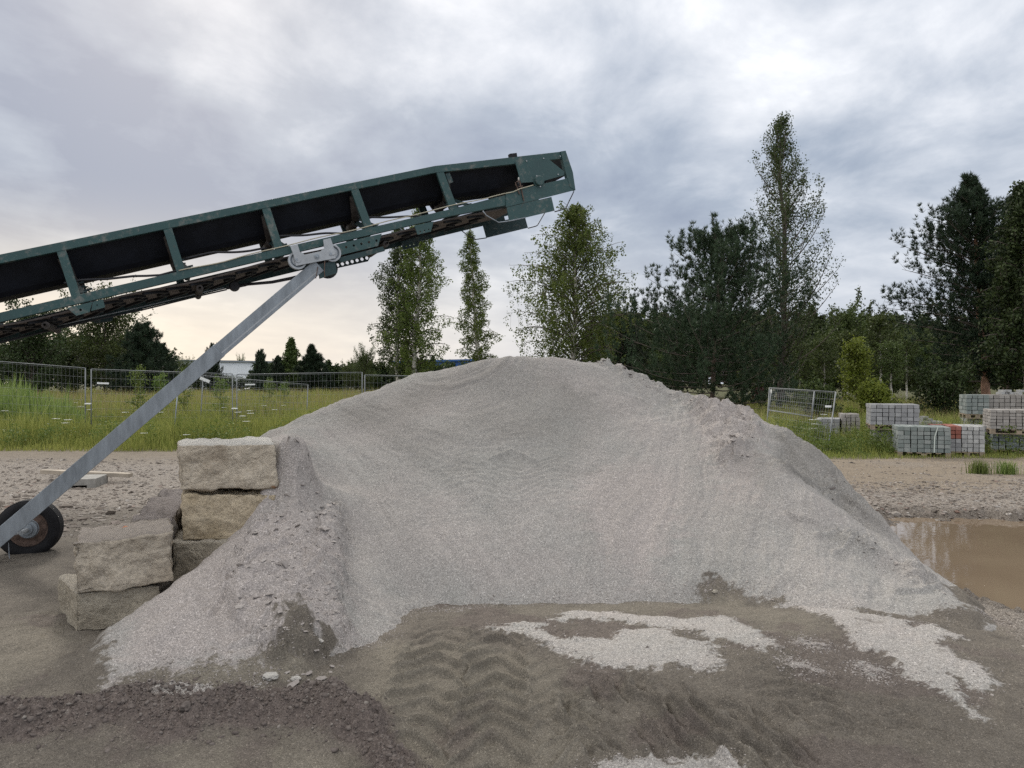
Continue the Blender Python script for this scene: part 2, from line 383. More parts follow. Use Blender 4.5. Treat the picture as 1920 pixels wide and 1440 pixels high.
# ------------------------------------------------------------------ terrain
PP = [  # (px, py, distance) of points seen on the heap
 (180,1192,4.25),(255,1137,4.45),(326,1084,4.66),(395,1032,5.05),(450,1000,5.36),(519,965,5.40),
 (120,1242,4.0),(60,1292,3.8),(0,1337,3.58),(-60,1375,3.40),
 (60,1350,3.50),(200,1312,3.71),(320,1302,3.78),(430,1296,3.82),(550,1268,3.98),(650,1206,4.5),
 (250,1220,4.02),(320,1250,3.96),(400,1150,4.36),(400,1230,4.0),(520,1060,4.87),(520,1150,4.42),(600,1100,4.72),(600,1180,4.42),(450,1080,4.74),(330,1150,4.22),
 (524,822,5.56),(578,824,5.62),(524,880,5.53),(548,880,5.52),(575,885,5.56),(524,962,5.43),(560,965,5.43),(550,1000,5.29),(596,900,5.95),(594,960,5.6),(600,1020,5.3),(530,815,5.9),(575,815,6.0),
 (540,802,6.6),(560,790,7.4),(495,802,8.0),(560,779,8.3),
 (600,840,6.9),(600,920,6.15),(650,900,6.45),(650,1000,5.72),(640,1080,5.1),(660,1150,4.8),(700,1000,5.80),(700,1100,5.15),(700,1192,4.68),
 (620,754,8.45),(620,800,7.7),(690,735,8.5),(700,780,7.8),(700,850,6.95),(700,930,6.3),
 (740,714,8.8),(775,696,9.0),(820,692,8.7),(800,760,7.85),(800,850,6.98),(800,950,6.22),(800,1050,5.62),(775,1135,5.28),
 (860,681,8.6),(900,670,8.5),(900,740,7.8),(900,820,7.08),(900,900,6.48),(900,1000,5.88),(900,1075,5.52),(900,1130,5.35),
 (960,661,8.4),(1030,665,8.4),(1040,740,7.72),(1040,820,7.08),(1040,900,6.48),(1040,1000,5.88),(1040,1120,5.37),
 (1070,674,8.5),(1115,687,8.4),(1190,712,8.3),(1180,780,7.6),(1180,860,6.88),(1180,950,6.22),(1180,1050,5.67),(1180,1110,5.42),
 (1250,734,8.2),(1320,745,8.0),(1320,800,7.42),(1320,880,6.74),(1320,960,6.18),(1320,1040,5.72),(1330,1095,5.48),
 (1370,755,7.9),(1400,767,7.8),(1440,786,7.6),(1400,830,7.02),(1400,900,6.52),(1420,980,5.98),(1440,1060,5.48),(1455,1114,5.2),
 (1480,900,6.36),(1560,938,6.2),(1540,1000,5.82),(1560,1080,5.24),(1600,1152,4.78),
 (1650,1000,5.98),(1700,1030,5.82),(1680,1080,5.38),(1720,1122,4.98),(1800,1140,4.86),(1780,1083,5.42),(1820,1108,5.22),
 (1490,811,7.4),(1535,842,7.3),(1565,875,7.25),(1585,908,7.12),(1625,945,6.85),(1520,890,6.82),(1590,958,6.5),
 (1110,684,9.3),(1150,682,9.3),(1190,703,9.2),(1215,720,9.0)]
PX = [W(*p) for p in PP] + [np.array(p, float) for p in [
 (-2.4,6.1,.95),(-2.1,6.6,1.15),(-3.0,6.6,.35),(-3.1,7.4,.5),(-3.4,8,.2),(-3.9,8.8,-.1),(-3.9,7,-.15),(-3.6,6.2,-.15),(-3.0,5.9,-.1),(-2.6,5.75,-.1),
 (-3.6,9.8,-.1),(-2.6,9.4,.9),(-1.6,9.6,1.2),(-.6,9.4,1.6),(.6,9.6,1.55),(1.6,9.7,1.3),(2.6,9.2,.5),(3.4,8.6,-.1),(3.75,7.8,-.2),(3.85,7.0,-.25),(3.9,6.2,-.3),(3.75,5.5,-.3),(3.5,5.0,-.15),
 (-2.6,10.8,-.1),(-1,11.2,-.1),(.5,11.3,-.1),(2,11.1,-.1),(3.2,10.2,-.1),(-5,5,-.3),(-5,12,-.3),(5,12,-.3),(5,3,-.3),
 (-2.55,4.85,-.02),(-2.75,4.55,-.1),(-3.1,4.2,-.2),(-3.2,3.6,-.2),(-2.6,5.3,-.1),(-2.6,3.2,-.12),(-1.9,3.45,-.06),(-1.2,3.65,-.07),(-.75,4.1,-.16),(-.6,4.5,-.2),
 (-.3,5.0,-.17),(.3,5.1,-.17),(.9,5.15,-.17),(1.3,5.15,-.12),(1.6,4.9,-.02),(2.1,4.45,0.0),(2.7,4.45,.0),(3.1,4.6,.0),(-1.0,4.42,-.12),
 (-2.2,5.6,.5),(-1.95,5.7,.66),(0,2.5,-.4),(-3.5,2.5,-.4),(3,2.5,-.4)]]
PX = np.array(PX)
X0, X1, Y0, Y1, GS = -5., 5., 2.5, 12., .03
gx = np.arange(X0, X1 + GS, GS); gy = np.arange(Y0, Y1 + GS, GS)
def tin(P, gx, gy):
    from mathutils.geometry import delaunay_2d_cdt
    vs, _, fs, *_r = delaunay_2d_cdt([Vector((p[0], p[1])) for p in P], [], [], 0, 1e-7)
    src = _r[0]; zz = [P[s[0]][2] if s else -.3 for s in src]
    Z = np.full((len(gx), len(gy)), -.4)
    for f in fs:
        a, b, c = [np.array((vs[i][0], vs[i][1], zz[i])) for i in f]
        i0, i1 = np.searchsorted(gx, [min(a[0], b[0], c[0]) - 1e-6, max(a[0], b[0], c[0]) + 1e-6]); j0, j1 = np.searchsorted(gy, [min(a[1], b[1], c[1]) - 1e-6, max(a[1], b[1], c[1]) + 1e-6])
        if i1 <= i0 or j1 <= j0: continue
        GX, GY = np.meshgrid(gx[i0:i1], gy[j0:j1], indexing='ij')
        den = (b[1] - c[1]) * (a[0] - c[0]) + (c[0] - b[0]) * (a[1] - c[1])
        if abs(den) < 1e-12: continue
        l1 = ((b[1] - c[1]) * (GX - c[0]) + (c[0] - b[0]) * (GY - c[1])) / den; l2 = ((c[1] - a[1]) * (GX - c[0]) + (a[0] - c[0]) * (GY - c[1])) / den; l3 = 1 - l1 - l2
        m = (l1 > -1e-6) & (l2 > -1e-6) & (l3 > -1e-6)
        Z[i0:i1, j0:j1][m] = (l1 * a[2] + l2 * b[2] + l3 * c[2])[m]
    return Z
def blur(Z, s):
    k = np.exp(-.5 * (np.arange(-int(3 * s), int(3 * s) + 1) / s) ** 2); k /= k.sum(); p = len(k) // 2
    Z = np.apply_along_axis(lambda r: np.convolve(np.pad(r, p, 'edge'), k, 'valid'), 0, Z)
    return np.apply_along_axis(lambda r: np.convolve(np.pad(r, p, 'edge'), k, 'valid'), 1, Z)
PG0 = tin(PX, gx, gy); PG = blur(PG0, 3.0); _pl = blur(PG0, 1.1)
_gx, _gy = np.meshgrid(gx, gy, indexing='ij')
_k = np.maximum(np.clip(1.6 - np.hypot((_gx + 1.58) / .35, (_gy - 5.6) / .4), 0, 1), np.clip(1.6 - np.hypot((_gx - 3.0) / .5, (_gy - 7.0) / .6), 0, 1))
PG = PG * (1 - _k) + _pl * _k
def bil(G, X, Y):
    u = np.clip((X - X0) / GS, 0, len(gx) - 1.001); v = np.clip((Y - Y0) / GS, 0, len(gy) - 1.001); i = u.astype(int); j = v.astype(int); fu = u - i; fv = v - j
    return (G[i, j] * (1 - fu) + G[i + 1, j] * fu) * (1 - fv) + (G[i, j + 1] * (1 - fu) + G[i + 1, j + 1] * fu) * fv
BASIN = [(3.1,6.4),(2.9,9.1),(3.6,9.35),(4.4,8.75),(4.9,9.35),(6.2,9.1),(7.6,8.75),(9.5,9.1),(11.5,8.2),(11,6.6),(8.5,5.6),(6,5.0),(4.6,4.95),(3.75,5.35)]
def Gbase(X, Y):
    z = .11 * np.exp(-((X - 2.3) / 1.0) ** 2 - ((Y - 4.5) / .7) ** 2)
    z = z + .02 * fbm(X, Y, .5, 3, seed=3) * sstep(2.5, 9, np.hypot(X, Y))
    sd_ = poly_sd(X + .5 * fbm(X, Y, 2.0, 6, .66, seed=5), Y + .5 * fbm(X, Y, 2.2, 6, .66, seed=6), BASIN)
    z = z - .22 * sstep(-.35, .45, sd_)
    z = z + .16 * sstep(20, 34, Y) * (X < 0)
    return z
def hit(px, py):
    for q in range(40):
        rx, rz = (px - 960) / FPX, (HZ - py - q * 2) / FPX
        t = np.arange(2.6, 10., .01); X, Y, Z = rx * t, t, EYE + rz * t
        h = np.maximum(bil(PG, X, Y), Gbase(X, Y)); m = Z < h
        if m.any(): k = np.argmax(m); return (X[k], Y[k])
    return (X[-1], Y[-1])
def hitpoly(ps): return [hit(*p) for p in ps]
# zones traced from the photograph, carried to their places on the ground
Z_light_ground = [hitpoly(p) for p in [
 [(900,1180),(1000,1182),(1060,1150),(1150,1147),(1240,1158),(1290,1165),(1360,1160),(1400,1178),(1445,1205),(1462,1222),(1400,1218),(1330,1198),(1260,1180),(1150,1165),(1040,1168)],
 [(905,1176),(1010,1180),(1050,1200),(1150,1205),(1170,1180),(1250,1180),(1270,1200),(1350,1212),(1330,1225),(1355,1250),(1330,1262),(1280,1248),(1220,1262),(1120,1258),(1060,1225),(1010,1200)],
 [(1440,1085),(1520,1120),(1600,1140),(1690,1160),(1720,1170),(1700,1180),(1750,1172),(1800,1195),(1760,1205),(1800,1240),(1850,1260),(1870,1285),(1840,1300),(1790,1270),(1800,1305),(1840,1345),(1810,1330),(1740,1285),(1690,1265),(1660,1225),(1600,1215),(1590,1180),(1520,1150),(1470,1118)],
 [(1500,1203),(1550,1216),(1540,1222),(1500,1210)],[(1470,1235),(1500,1245),(1540,1268),(1520,1270),(1480,1250)],[(1615,1248),(1650,1262),(1640,1272),(1618,1260)],
 [(1130,1434),(1200,1424),(1290,1420),(1380,1430),(1400,1470),(1080,1470)],[(290,1308),(345,1298),(420,1290),(500,1272),(480,1290),(350,1318),(300,1325)]]]
Z_olive = [hitpoly(p) for p in [
 [(700,1200),(900,1210),(1030,1240),(1080,1300),(1120,1340),(1100,1400),(1050,1500),(760,1500),(700,1400),(650,1300)],
 [(980,1135),(1200,1120),(1350,1115),(1450,1140),(1560,1180),(1580,1210),(1480,1215),(1400,1170),(1280,1150),(1000,1150)],
 [(180,1500),(330,1410),(520,1395),(680,1430),(760,1500)],[(0,1160),(110,1150),(140,1195),(80,1250),(0,1300),(-200,1350),(-200,1200)],
 [(300,1255),(420,1240),(480,1235),(560,1230),(600,1260),(480,1275),(350,1290)],
 [(1300,1420),(1420,1425),(1480,1500),(1250,1500)]]]
Z_dark_pile = [hitpoly(p) for p in [
 [(-200,1360),(0,1330),(120,1235),(190,1190),(205,1240),(200,1290),(250,1262),(290,1235),(330,1255),(390,1235),(440,1245),(520,1225),(535,1180),(560,1160),(590,1200),(640,1215),(600,1290),(400,1340),(0,1420),(-200,1450)],
 [(1300,1115),(1315,1088),(1345,1084),(1380,1100),(1420,1118),(1460,1112),(1480,1130),(1400,1150)],
 [(1590,1135),(1690,1150),(1790,1152),(1830,1150),(1850,1130),(1880,1160),(1840,1190),(1700,1175)],
 [(1780,1098),(1840,1120),(1880,1150),(1820,1150),(1790,1120)]]]
Z_damp = [hitpoly(p) for p in [
 [(620,780),(760,730),(900,690),(1040,700),(1150,760),(1100,880),(950,950),(820,900),(720,840)],
 [(1400,860),(1470,850),(1500,880),(1480,900),(1440,890)],[(1470,800),(1560,860),(1640,960),(1600,940),(1540,900),(1490,850)]]]
Z_pink = [hitpoly(p) for p in [
 [(520,820),(585,822),(580,940),(620,1010),(650,1100),(650,1200),(560,1250),(400,1250),(200,1280),(330,1085),(520,960)],
 [(1080,900),(1180,870),(1260,900),(1280,1000),(1200,1100),(1100,1000)],[(1300,745),(1420,770),(1440,880),(1400,960),(1340,900),(1290,800)]]]
def zones(X, Y, zs, soft=.03, warp=.05, seed=1, fray=0.):
    wx = X + warp * fbm(X, Y * 2.2, 7, 5, .65, seed); wy = Y + warp * fbm(X, Y * 2.2, 7, 5, .65, seed + 1) * .9
    o = np.zeros(X.shape)
    for z in zs:
        P = np.array(z); mn = P.min(0) - .3; mx = P.max(0) + .3
        m = (X > mn[0]) & (X < mx[0]) & (Y > mn[1]) & (Y < mx[1])
        if m.any(): o[m] = np.maximum(o[m], sstep(-soft, soft, poly_sd(wx[m], wy[m], z) + (fray * fbm(X[m], Y[m] * 1.3, 26, 4, .7, 88) if fray else 0)))
    return o
BERM = hitpoly([(-250,1405),(0,1372),(120,1352),(250,1350),(330,1362),(430,1345),(520,1328),(600,1330),(660,1362)])
BERM2 = hitpoly([(620,1330),(680,1365),(720,1420),(760,1470)])
BERM3 = hitpoly([(230,1332),(300,1312),(370,1300)])
TR = [[(-.95, 2.2), (-.86, 3.2), (-.84, 3.9), (-.86, 4.45)], [(-.52, 2.2), (-.47, 3.2), (-.45, 4.0), (-.47, 4.9)], [(-.08, 2.2), (-.09, 3.2), (-.09, 4.0), (-.14, 5.0)], [(.36, 2.2), (.30, 3.2), (.27, 4.0), (.20, 4.6)]]
Z_rut = [hitpoly([(1040,1285),(1180,1275),(1330,1300),(1480,1340),(1560,1400),(1500,1440),(1380,1440),(1250,1405),(1100,1420),(1040,1360)]),
         hitpoly([(1400,1240),(1560,1270),(1700,1310),(1800,1370),(1760,1420),(1620,1400),(1500,1340),(1390,1290)])]
def tread(X, Y):
    """tyre marks: curved lugs pressed across two passes, and scuffed ruts on the right"""
    h = np.zeros(X.shape); x = X + .035 * fbm(X, Y, 2.2, 3, seed=21); y = Y + .05 * fbm(X, Y, 2.0, 3, seed=22)
    for k, ln in enumerate(TR):
        d, s, w = line_d(x, y, ln); wd = .19; m = sstep(wd + .05, wd - .04, d) * sstep(4.98, 4.6, Y)
        wear = (.15, .9, .9, .45)[k] * (.35 + .65 * sstep(-.35, .2, fbm(X, Y, 1.7, 3, seed=30 + k)))
        u = w / wd; ph = (s + .20 * np.abs(u) ** 1.2) / .19 + .30 * fbm(X, Y, 3.5, 3, .6, 34 + k) + k * .4
        fr = ph - np.floor(ph); rid = np.exp(-((fr - .5) / .085) ** 2) - .45 * np.exp(-((fr - .66) / .10) ** 2); h += m * wear * (.052 * rid) - m * .010
        h += .022 * np.exp(-((d - wd) / .035) ** 2) * wear * sstep(-.3, .3, fbm(X, Y, 4, 3, seed=39))
    for k, (z, ax, ay, am) in enumerate([(Z_rut[0], .95, .32, .055), (Z_rut[1], .45, .9, .040)]):
        m = zones(X, Y, [z], .10, .12, 95 + k); q = (X * ax + Y * ay) / .135 + .9 * fbm(X, Y, 2.6, 4, .6, 97 + k); fr = q - np.floor(q)
        h += m * am * (np.exp(-((fr - .4) / .16) ** 2) - .7 * np.exp(-((fr - .72) / .12) ** 2)) * (.3 + .7 * sstep(-.3, .25, fbm(X, Y, 3, 3, seed=99 + k))) + m * .030 * fbm(X, Y, 9, 4, .6, 98)
    return h
def G(X, Y, detail=True):
    z = Gbase(X, Y)
    if not detail: return z
    r = np.hypot(X, Y); near = sstep(13, 8, r)
    d, s, _ = line_d(X, Y, BERM); amp = .10 + .06 * fbm(s, s * 0, 1.6, 2, seed=9); bm = np.exp(-(d / .15) ** 2)
    d2, s2, _ = line_d(X, Y, BERM2); b2 = np.exp(-(d2 / .07) ** 2); d3, _, _ = line_d(X, Y, BERM3); b3 = np.exp(-(d3 / .08) ** 2)
    bank = amp * bm + .035 * b2 + .04 * b3; cm = np.clip(bm * 1.6 + b2 + b3, 0, 1)
    m = (cm > .02)
    if m.any():
        xx, yy = X[m], Y[m]; f1, f2 = cells(xx, yy, 15, 3); g1, g2 = cells(xx, yy, 34, 9)
        bank[m] = bank[m] + cm[m] * (.034 * (1 - f1 * 1.25) * (.5 + .5 * vnoise(xx * 9, yy * 9)) + .014 * (1 - g1 * 1.2) + .075 * fbm(xx, yy, 6, 7, .7, seed=4))
    z = z + bank
    fg = near * sstep(5.6, 4.9, Y)
    z = z + fg * tread(X, Y) * (1 - cm)
    z = z + fg * (.030 * fbm(X, Y, 2.0, 4, .5, 11) + .015 * fbm(X, Y, 9, 5, .62, 12))
    z = z + near * .0035 * fbm(X, Y, 38, 2, .6, 13)
    z = z + zones(X, Y, Z_light_ground, .03, .05, 70) * .014 * (r < 7)
    # gravelly left yard and right bank
    rb = sstep(2.9, 3.3, X) * sstep(7, 5, Y) * near; f1, _ = cells(X, Y, 22, 5)
    z = z + rb * .015 * (1 - f1)
    rough = sstep(8, 10, r) * sstep(30, 18, r); z = z + rough * .02 * fbm(X, Y, 1.6, 5, .6, 14)
    return z
def chutes(X, Y):
    """avalanche chutes running down the face"""
    c = X + (.7 - 1.05 * sstep(-1, 1.5, X)) * (Y - 5.3) + .10 * fbm(X, Y, 1.5, 3, seed=40)
    return fbm(c, Y * .13, 4.2, 4, .6, 41)
Z_fold = None
def P_detail(X, Y):
    z = bil(PG, X, Y); g = Gbase(X, Y); up = sstep(-.16, .16, z - g)
    run = chutes(X, Y)
    z = z + up * (.034 * run + .020 * fbm(X, Y, 1.3, 4, .5, 42) + (.0055 + .016 * sstep(-.9, -1.5, X) * sstep(5.6, 5.0, Y) + .010 * sstep(1.4, 2.0, X)) * fbm(X, Y, 8, 5, .62, 43) + .003 * fbm(X, Y, 34, 2, .6, 44))
    z = z + np.exp(-((z - g) / .16) ** 2) * (.07 * fbm(X, Y, 1.9, 4, .6, 68)) * (X > -1.1)
    z = z + .055 * zones(X, Y, [Z_crust[0]], .02, .10, 53, .06)
    # slip terraces in the middle of the face
    mt = np.exp(-((X + .1) / .8) ** 2 - ((Y - 6.6) / .5) ** 2)
    yy = Y * 13 + 2.2 * fbm(X, Y, 2.4, 3, seed=45); z = z + mt * .008 * (np.abs((yy % 1) - .5) * 2 - .5)
    # crusted, broken parts
    cr = crust_mask(X, Y); m = cr > .01
    if m.any():
        xx, yy = X[m], Y[m]; f1, f2 = cells(xx + .03 * fbm(xx, yy, 9, 2, seed=48), yy * 1.25, 9, 21); g1, g2 = cells(xx, yy, 21, 33)
        ly = (vnoise(xx * 5.3 + 3, yy * 5.3) * .5 + .5) * 3.2 + .5 * fbm(xx, yy, 16, 3, .6, 49); hh = .115 * (np.floor(ly) + sstep(.0, .35, ly - np.floor(ly))) / 3 + .007 * sstep(.02, .16, f2 - f1) + .004 * sstep(.03, .2, g2 - g1) + .07 * fbm(xx, yy, 4.5, 6, .64, 47)
        z[m] = z[m] + cr[m] * (hh - .02)
    fm = zones(X, Y, Z_fold, .12, .1, 55)
    q = X + .5 * (Y - 7); z = z + fm * (.10 * (.5 - np.abs(fbm(q, Y * .3, 3.2, 3, .5, 56)) * 2) + .02 * fbm(X, Y, 8, 3, .6, 57))
    rim = sstep(.5, 1.6, X) * np.exp(-((Y - 7.9 + .12 * (X - 1)) / .5) ** 2); z = z + rim * (.05 * fbm(X, Y, 4.5, 4, .6, 58) + .02 * fbm(X, Y, 14, 3, .6, 59))
    for (a, b, dep) in CRACKS:
        d, s, w = line_d(X, Y, a); z = z + 1.8 * b * sstep(.10, .0, w) * sstep(-.012, .012, w) * sstep(dep, dep * .3, d)
    return z
Z_crust = [hitpoly(p) for p in [
 [(528,862),(578,868),(640,960),(650,1080),(640,1200),(590,1240),(520,1230),(450,1180),(420,1080),(470,1000),(530,960)],
 [(1290,750),(1400,772),(1430,800),(1400,870),(1350,870),(1330,800)],[(1110,684),(1200,705),(1290,742),(1330,760),(1260,745),(1190,722)],
 [(1470,880),(1560,935),(1660,1005),(1640,980),(1590,905),(1530,880)],
 [(1560,1000),(1720,1060),(1780,1120),(1640,1060)]]]
Z_fold = [hitpoly([(1460,800),(1500,815),(1540,850),(1590,910),(1640,965),(1690,1010),(1640,1000),(1560,935),(1500,900),(1450,870)])]
def crust_mask(X, Y): return zones(X, Y, Z_crust, .10, .12, 50) * sstep(-.55, .1, fbm(X, Y, 2.6, 3, seed=52))
CRACKS = []
for pl, hgt in [([(470,1090),(490,1075),(520,1070),(535,1060)], .035), ([(925,858),(960,845),(1000,862)], .012), ([(1480,968),(1500,980),(1520,982)], .02),
                ([(1540,1008),(1575,1002),(1600,998)], .018), ([(1570,1035),(1610,1020),(1640,1022)], .016), ([(1690,1110),(1730,1112),(1760,1100)], .02), ([(1200,720),(1300,750),(1345,765)], .02),
                ([(1355,870),(1380,862),(1400,846)], .03), ([(1370,765),(1345,775),(1320,772)], .03), ([(440,1215),(480,1205),(500,1185)], .02),
                ([(560,1120),(600,1090),(640,1100)], .02), ([(400,1150),(420,1120),(425,1090)], .02), ([(1480,885),(1530,905),(1570,925),(1620,975)], .03)]:
    CRACKS.append((hitpoly(pl), hgt, .06))

def set_attr(me, name, arr):
    a = me.attributes.new(name, 'FLOAT', 'POINT'); a.data.foreach_set('value', np.asarray(arr, np.float32).ravel())
def grid_faces(n, m):
    i = np.arange(n - 1)[:, None] * m; j = np.arange(m - 1)[None, :]
    return np.stack([i + j, i + m + j, i + m + j + 1, i + j + 1], -1).reshape(-1, 4)

def build_pile():
    xs = np.arange(-3.9, 4.05, .0105); ys = np.concatenate([np.arange(3.0, 8.8, .0105), np.arange(8.8, 11.6, .04)])
    X, Y = np.meshgrid(xs, ys, indexing='ij'); Z = P_detail(X, Y); g = Gbase(X, Y)
    F = grid_faces(len(xs), len(ys)); keep = (Z > g - .06).ravel()
    F = F[keep[F].any(1)]
    used = np.zeros(X.size, bool); used[F.ravel()] = True; idx = np.cumsum(used) - 1
    V = np.stack([X, Y, Z], -1).reshape(-1, 3)[used]; F = idx[F]
    me = mesh_np('gravel_heap', V, F, True); x, y, z = V[:, 0], V[:, 1], V[:, 2]
    dk = zones(x, y, Z_dark_pile, .02, .10, 60, .08); hgt = z - Gbase(x, y)
    set_attr(me, 'pink', zones(x, y, Z_pink, .15, .25, 62) * .9)
    dk = np.maximum(dk, sstep(-2.36, -2.46, x + .05 * fbm(x, y, 7, 3, seed=63)) * (y < 4.7)); set_attr(me, 'light', 1 - dk)
    set_attr(me, 'damp', np.clip(zones(x, y, Z_damp, .25, .3, 64) * (.38 + .5 * fbm(x, y, 2.2, 4, seed=65)) + .55 * zones(x, y, Z_fold, .1, .1, 64) + .20 * np.clip(chutes(x, y) * 2.2 + .1, 0, 1), 0, 1))
    set_attr(me, 'olive', zones(x, y, Z_olive, .1, .1, 66)); set_attr(me, 'soil', zones(x, y, Z_dark_pile, .1, .1, 67) * 0)
    o = link('gravel_heap', me, M['pile'])
    tag(o, 'large smooth heap of pale grey crushed stone under the conveyor head', 'gravel heap')
build_pile()

def build_ground():
    r = np.concatenate([np.geomspace(1.9, 7.0, 640), np.geomspace(7.02, 26, 420), np.geomspace(26.2, 1500, 110)]); a = np.linspace(R(-62), R(62), 1050)
    A, Rr = np.meshgrid(a, r, indexing='ij'); X = np.sin(A) * Rr; Y = np.cos(A) * Rr
    Z = G(X, Y); pz = bil(PG, X, Y)
    inside = (X > -3.9) & (X < 3.95) & (Y > 3.05) & (Y < 11.5)
    sink = sstep(.03, .15, pz - Gbase(X, Y)) * inside; Z = Z - .5 * sink
    me = mesh_np('ground', np.stack([X, Y, Z], -1).reshape(-1, 3), grid_faces(len(a), len(r)), True)
    x, y = X.ravel(), Y.ravel(); rr = np.hypot(x, y)
    set_attr(me, 'light', zones(x, y, Z_light_ground, .012, .05, 70, .085) * sstep(-.75, -.35, fbm(x, y, 5, 4, .6, 71)))
    set_attr(me, 'pink', zones(x, y, Z_light_ground, .1, .1, 70) * .2); set_attr(me, 'damp', np.zeros(x.shape))
    set_attr(me, 'olive', np.clip(zones(x, y, Z_olive, .12, .14, 72) * (.75 + .5 * fbm(x, y, 3, 4, seed=73)), 0, 1))
    d, _, _ = line_d(x, y, BERM); d2, _, _ = line_d(x, y, BERM2); d3, _, _ = line_d(x, y, BERM3)
    soil = np.maximum(np.maximum(sstep(.24, .14, d + .06 * fbm(x, y, 8, 3, seed=74)), sstep(.13, .06, d2)), sstep(.13, .06, d3))
    soil = np.maximum(soil, .6 * sstep(.15, .4, fbm(x, y, 2.3, 4, seed=76)) * (rr < 6)); set_attr(me, 'soil', soil)
    road = sstep(8.0, 9.2, y) * sstep(.5, 1.5, x) + sstep(7.4, 9.5, y + .3 * x) * (x < .5) * .55
    set_attr(me, 'road', np.clip(road, 0, 1))
    st = (sstep(8.8, 10.2, y + .5 * fbm(x, y, .8, 3, seed=77)) * sstep(16.5, 13.5, y + .5 * fbm(x, y, .8, 3, seed=78)) * (x < 0)) + \
         sstep(12.2, 10.2, y + .6 * fbm(x, y, .7, 3, seed=79)) * sstep(8.2, 9.0, y) * (x > 0) + .7 * sstep(2.95, 3.3, x + .1 * fbm(x, y, 3, 2)) * (y < 6) + .35 * sstep(.0, .5, fbm(x, y, 1.0, 4, seed=80)) * (x > 0) * (y > 9)
    set_attr(me, 'stony', np.clip(st, 0, .9))
    set_attr(me, 'meadow', np.maximum(sstep(17.2, 18.6, y + .5 * fbm(x, y, .7, 3, seed=81)) * (x < 2), sstep(15.4, 16.2, y + .4 * fbm(x, y, .7, 3, seed=82)) * (x >= 2)))
    sdb = poly_sd(x, y, BASIN); set_attr(me, 'wet', np.clip(sstep(-.5, 0, sdb), 0, 1) * (rr < 14))
    o = link('ground', me, M['ground']); tag(o, kind='structure')
    # the puddle
    m, T, bs = principled('murky_water', .015, .5); bs.inputs['IOR'].default_value = 1.42; p = geo_pos(T)
    T.set(bs, 'Base Color', T.mix(T.mapr(T.noise(p, .8, 3), .3, .7, 0, 1), (.175, .13, .09), (.215, .165, .115)))
    mp = T.add('ShaderNodeMapping'); T.set(mp, 0, p); mp.inputs['Scale'].default_value = (1, 1.6, 1)
    bump(T, bs, T.noise(mp.outputs[0], 7, 3, .5), .05, .012)
    V = [(2.4, 4.6, -.1), (12.5, 4.6, -.1), (12.5, 10.2, -.1), (2.4, 10.2, -.1)]
    me = mesh_np('puddle_water', V, np.array([[0, 1, 2, 3]])); tag(link('puddle_water', me, m), kind='structure')
build_ground()
def gz(x, y):
    """height of whatever surface lies there"""
    a = np.array([float(x)]); b = np.array([float(y)]); g = G(a, b)[0]
    if -3.9 < x < 3.95 and 3.05 < y < 11.5: g = max(g, P_detail(a, b)[0])
    return float(g)

# ------------------------------------------------------------------ loose stones
ICO_V = np.array([(0,0,1),(.894,0,.447),(.276,.851,.447),(-.724,.526,.447),(-.724,-.526,.447),(.276,-.851,.447),(.724,.526,-.447),(-.276,.851,-.447),(-.894,0,-.447),(-.276,-.851,-.447),(.724,-.526,-.447),(0,0,-1)])
ICO_F = np.array([(0,1,2),(0,2,3),(0,3,4),(0,4,5),(0,5,1),(1,6,2),(2,7,3),(3,8,4),(4,9,5),(5,10,1),(6,7,2),(7,8,3),(8,9,4),(9,10,5),(10,6,1),(11,7,6),(11,8,7),(11,9,8),(11,10,9),(11,6,10)])
def stones_mesh(P, S, flat=.6, g=None, seed=1):
    r = np.random.default_rng(seed); n = len(P)
    V = ICO_V[None] * (1 + .28 * r.standard_normal((n, 12, 1)).clip(-1.4, 1.4)) * np.stack([r.uniform(.8, 1.3, n), r.uniform(.7, 1.1, n), r.uniform(.5, 1, n) * flat], -1)[:, None]
    a = r.uniform(0, 6.28, n); t = r.normal(0, .35, n); ca, sa, ct, st = np.cos(a), np.sin(a), np.cos(t), np.sin(t); z0 = np.zeros(n); o1 = np.ones(n)
    Rz = np.stack([np.stack([ca, -sa, z0], -1), np.stack([sa, ca, z0], -1), np.stack([z0, z0, o1], -1)], 1)
    Rx = np.stack([np.stack([o1, z0, z0], -1), np.stack([z0, ct, -st], -1), np.stack([z0, st, ct], -1)], 1)
    V = np.einsum('nij,nkj->nki', Rz, np.einsum('nij,nkj->nki', Rx, V)) * np.asarray(S)[:, None, None] + np.asarray(P)[:, None]
    F = (ICO_F[None] + (np.arange(n) * 12)[:, None, None]).reshape(-1, 3); return V.reshape(-1, 3), F
def scatter_near(n, fn, seed):
    r = np.random.default_rng(seed); pts = fn(r, n); x, y = pts[:, 0], pts[:, 1]; z = G(x, y)
    ins = (x > -3.9) & (x < 3.95) & (y > 3.05) & (y < 11.5); z2 = P_detail(x, y); z = np.where(ins, np.maximum(z, z2), z); return np.stack([x, y, z], -1)
def along(poly, spread):
    P = np.array(poly)
    def f(r, n):
        t = r.uniform(0, len(P) - 1.001, n); i = t.astype(int); q = P[i] + (P[i + 1] - P[i]) * (t - i)[:, None]; return q + r.normal(0, spread, (n, 2))
    return f
def inpoly(poly):
    P = np.array(poly); mn, mx = P.min(0), P.max(0)
    def f(r, n):
        out = []
        while sum(map(len, out)) < n:
            q = r.uniform(mn, mx, (n * 2, 2)); out.append(q[poly_sd(q[:, 0], q[:, 1], poly) > 0])
        return np.concatenate(out)[:n]
    return f
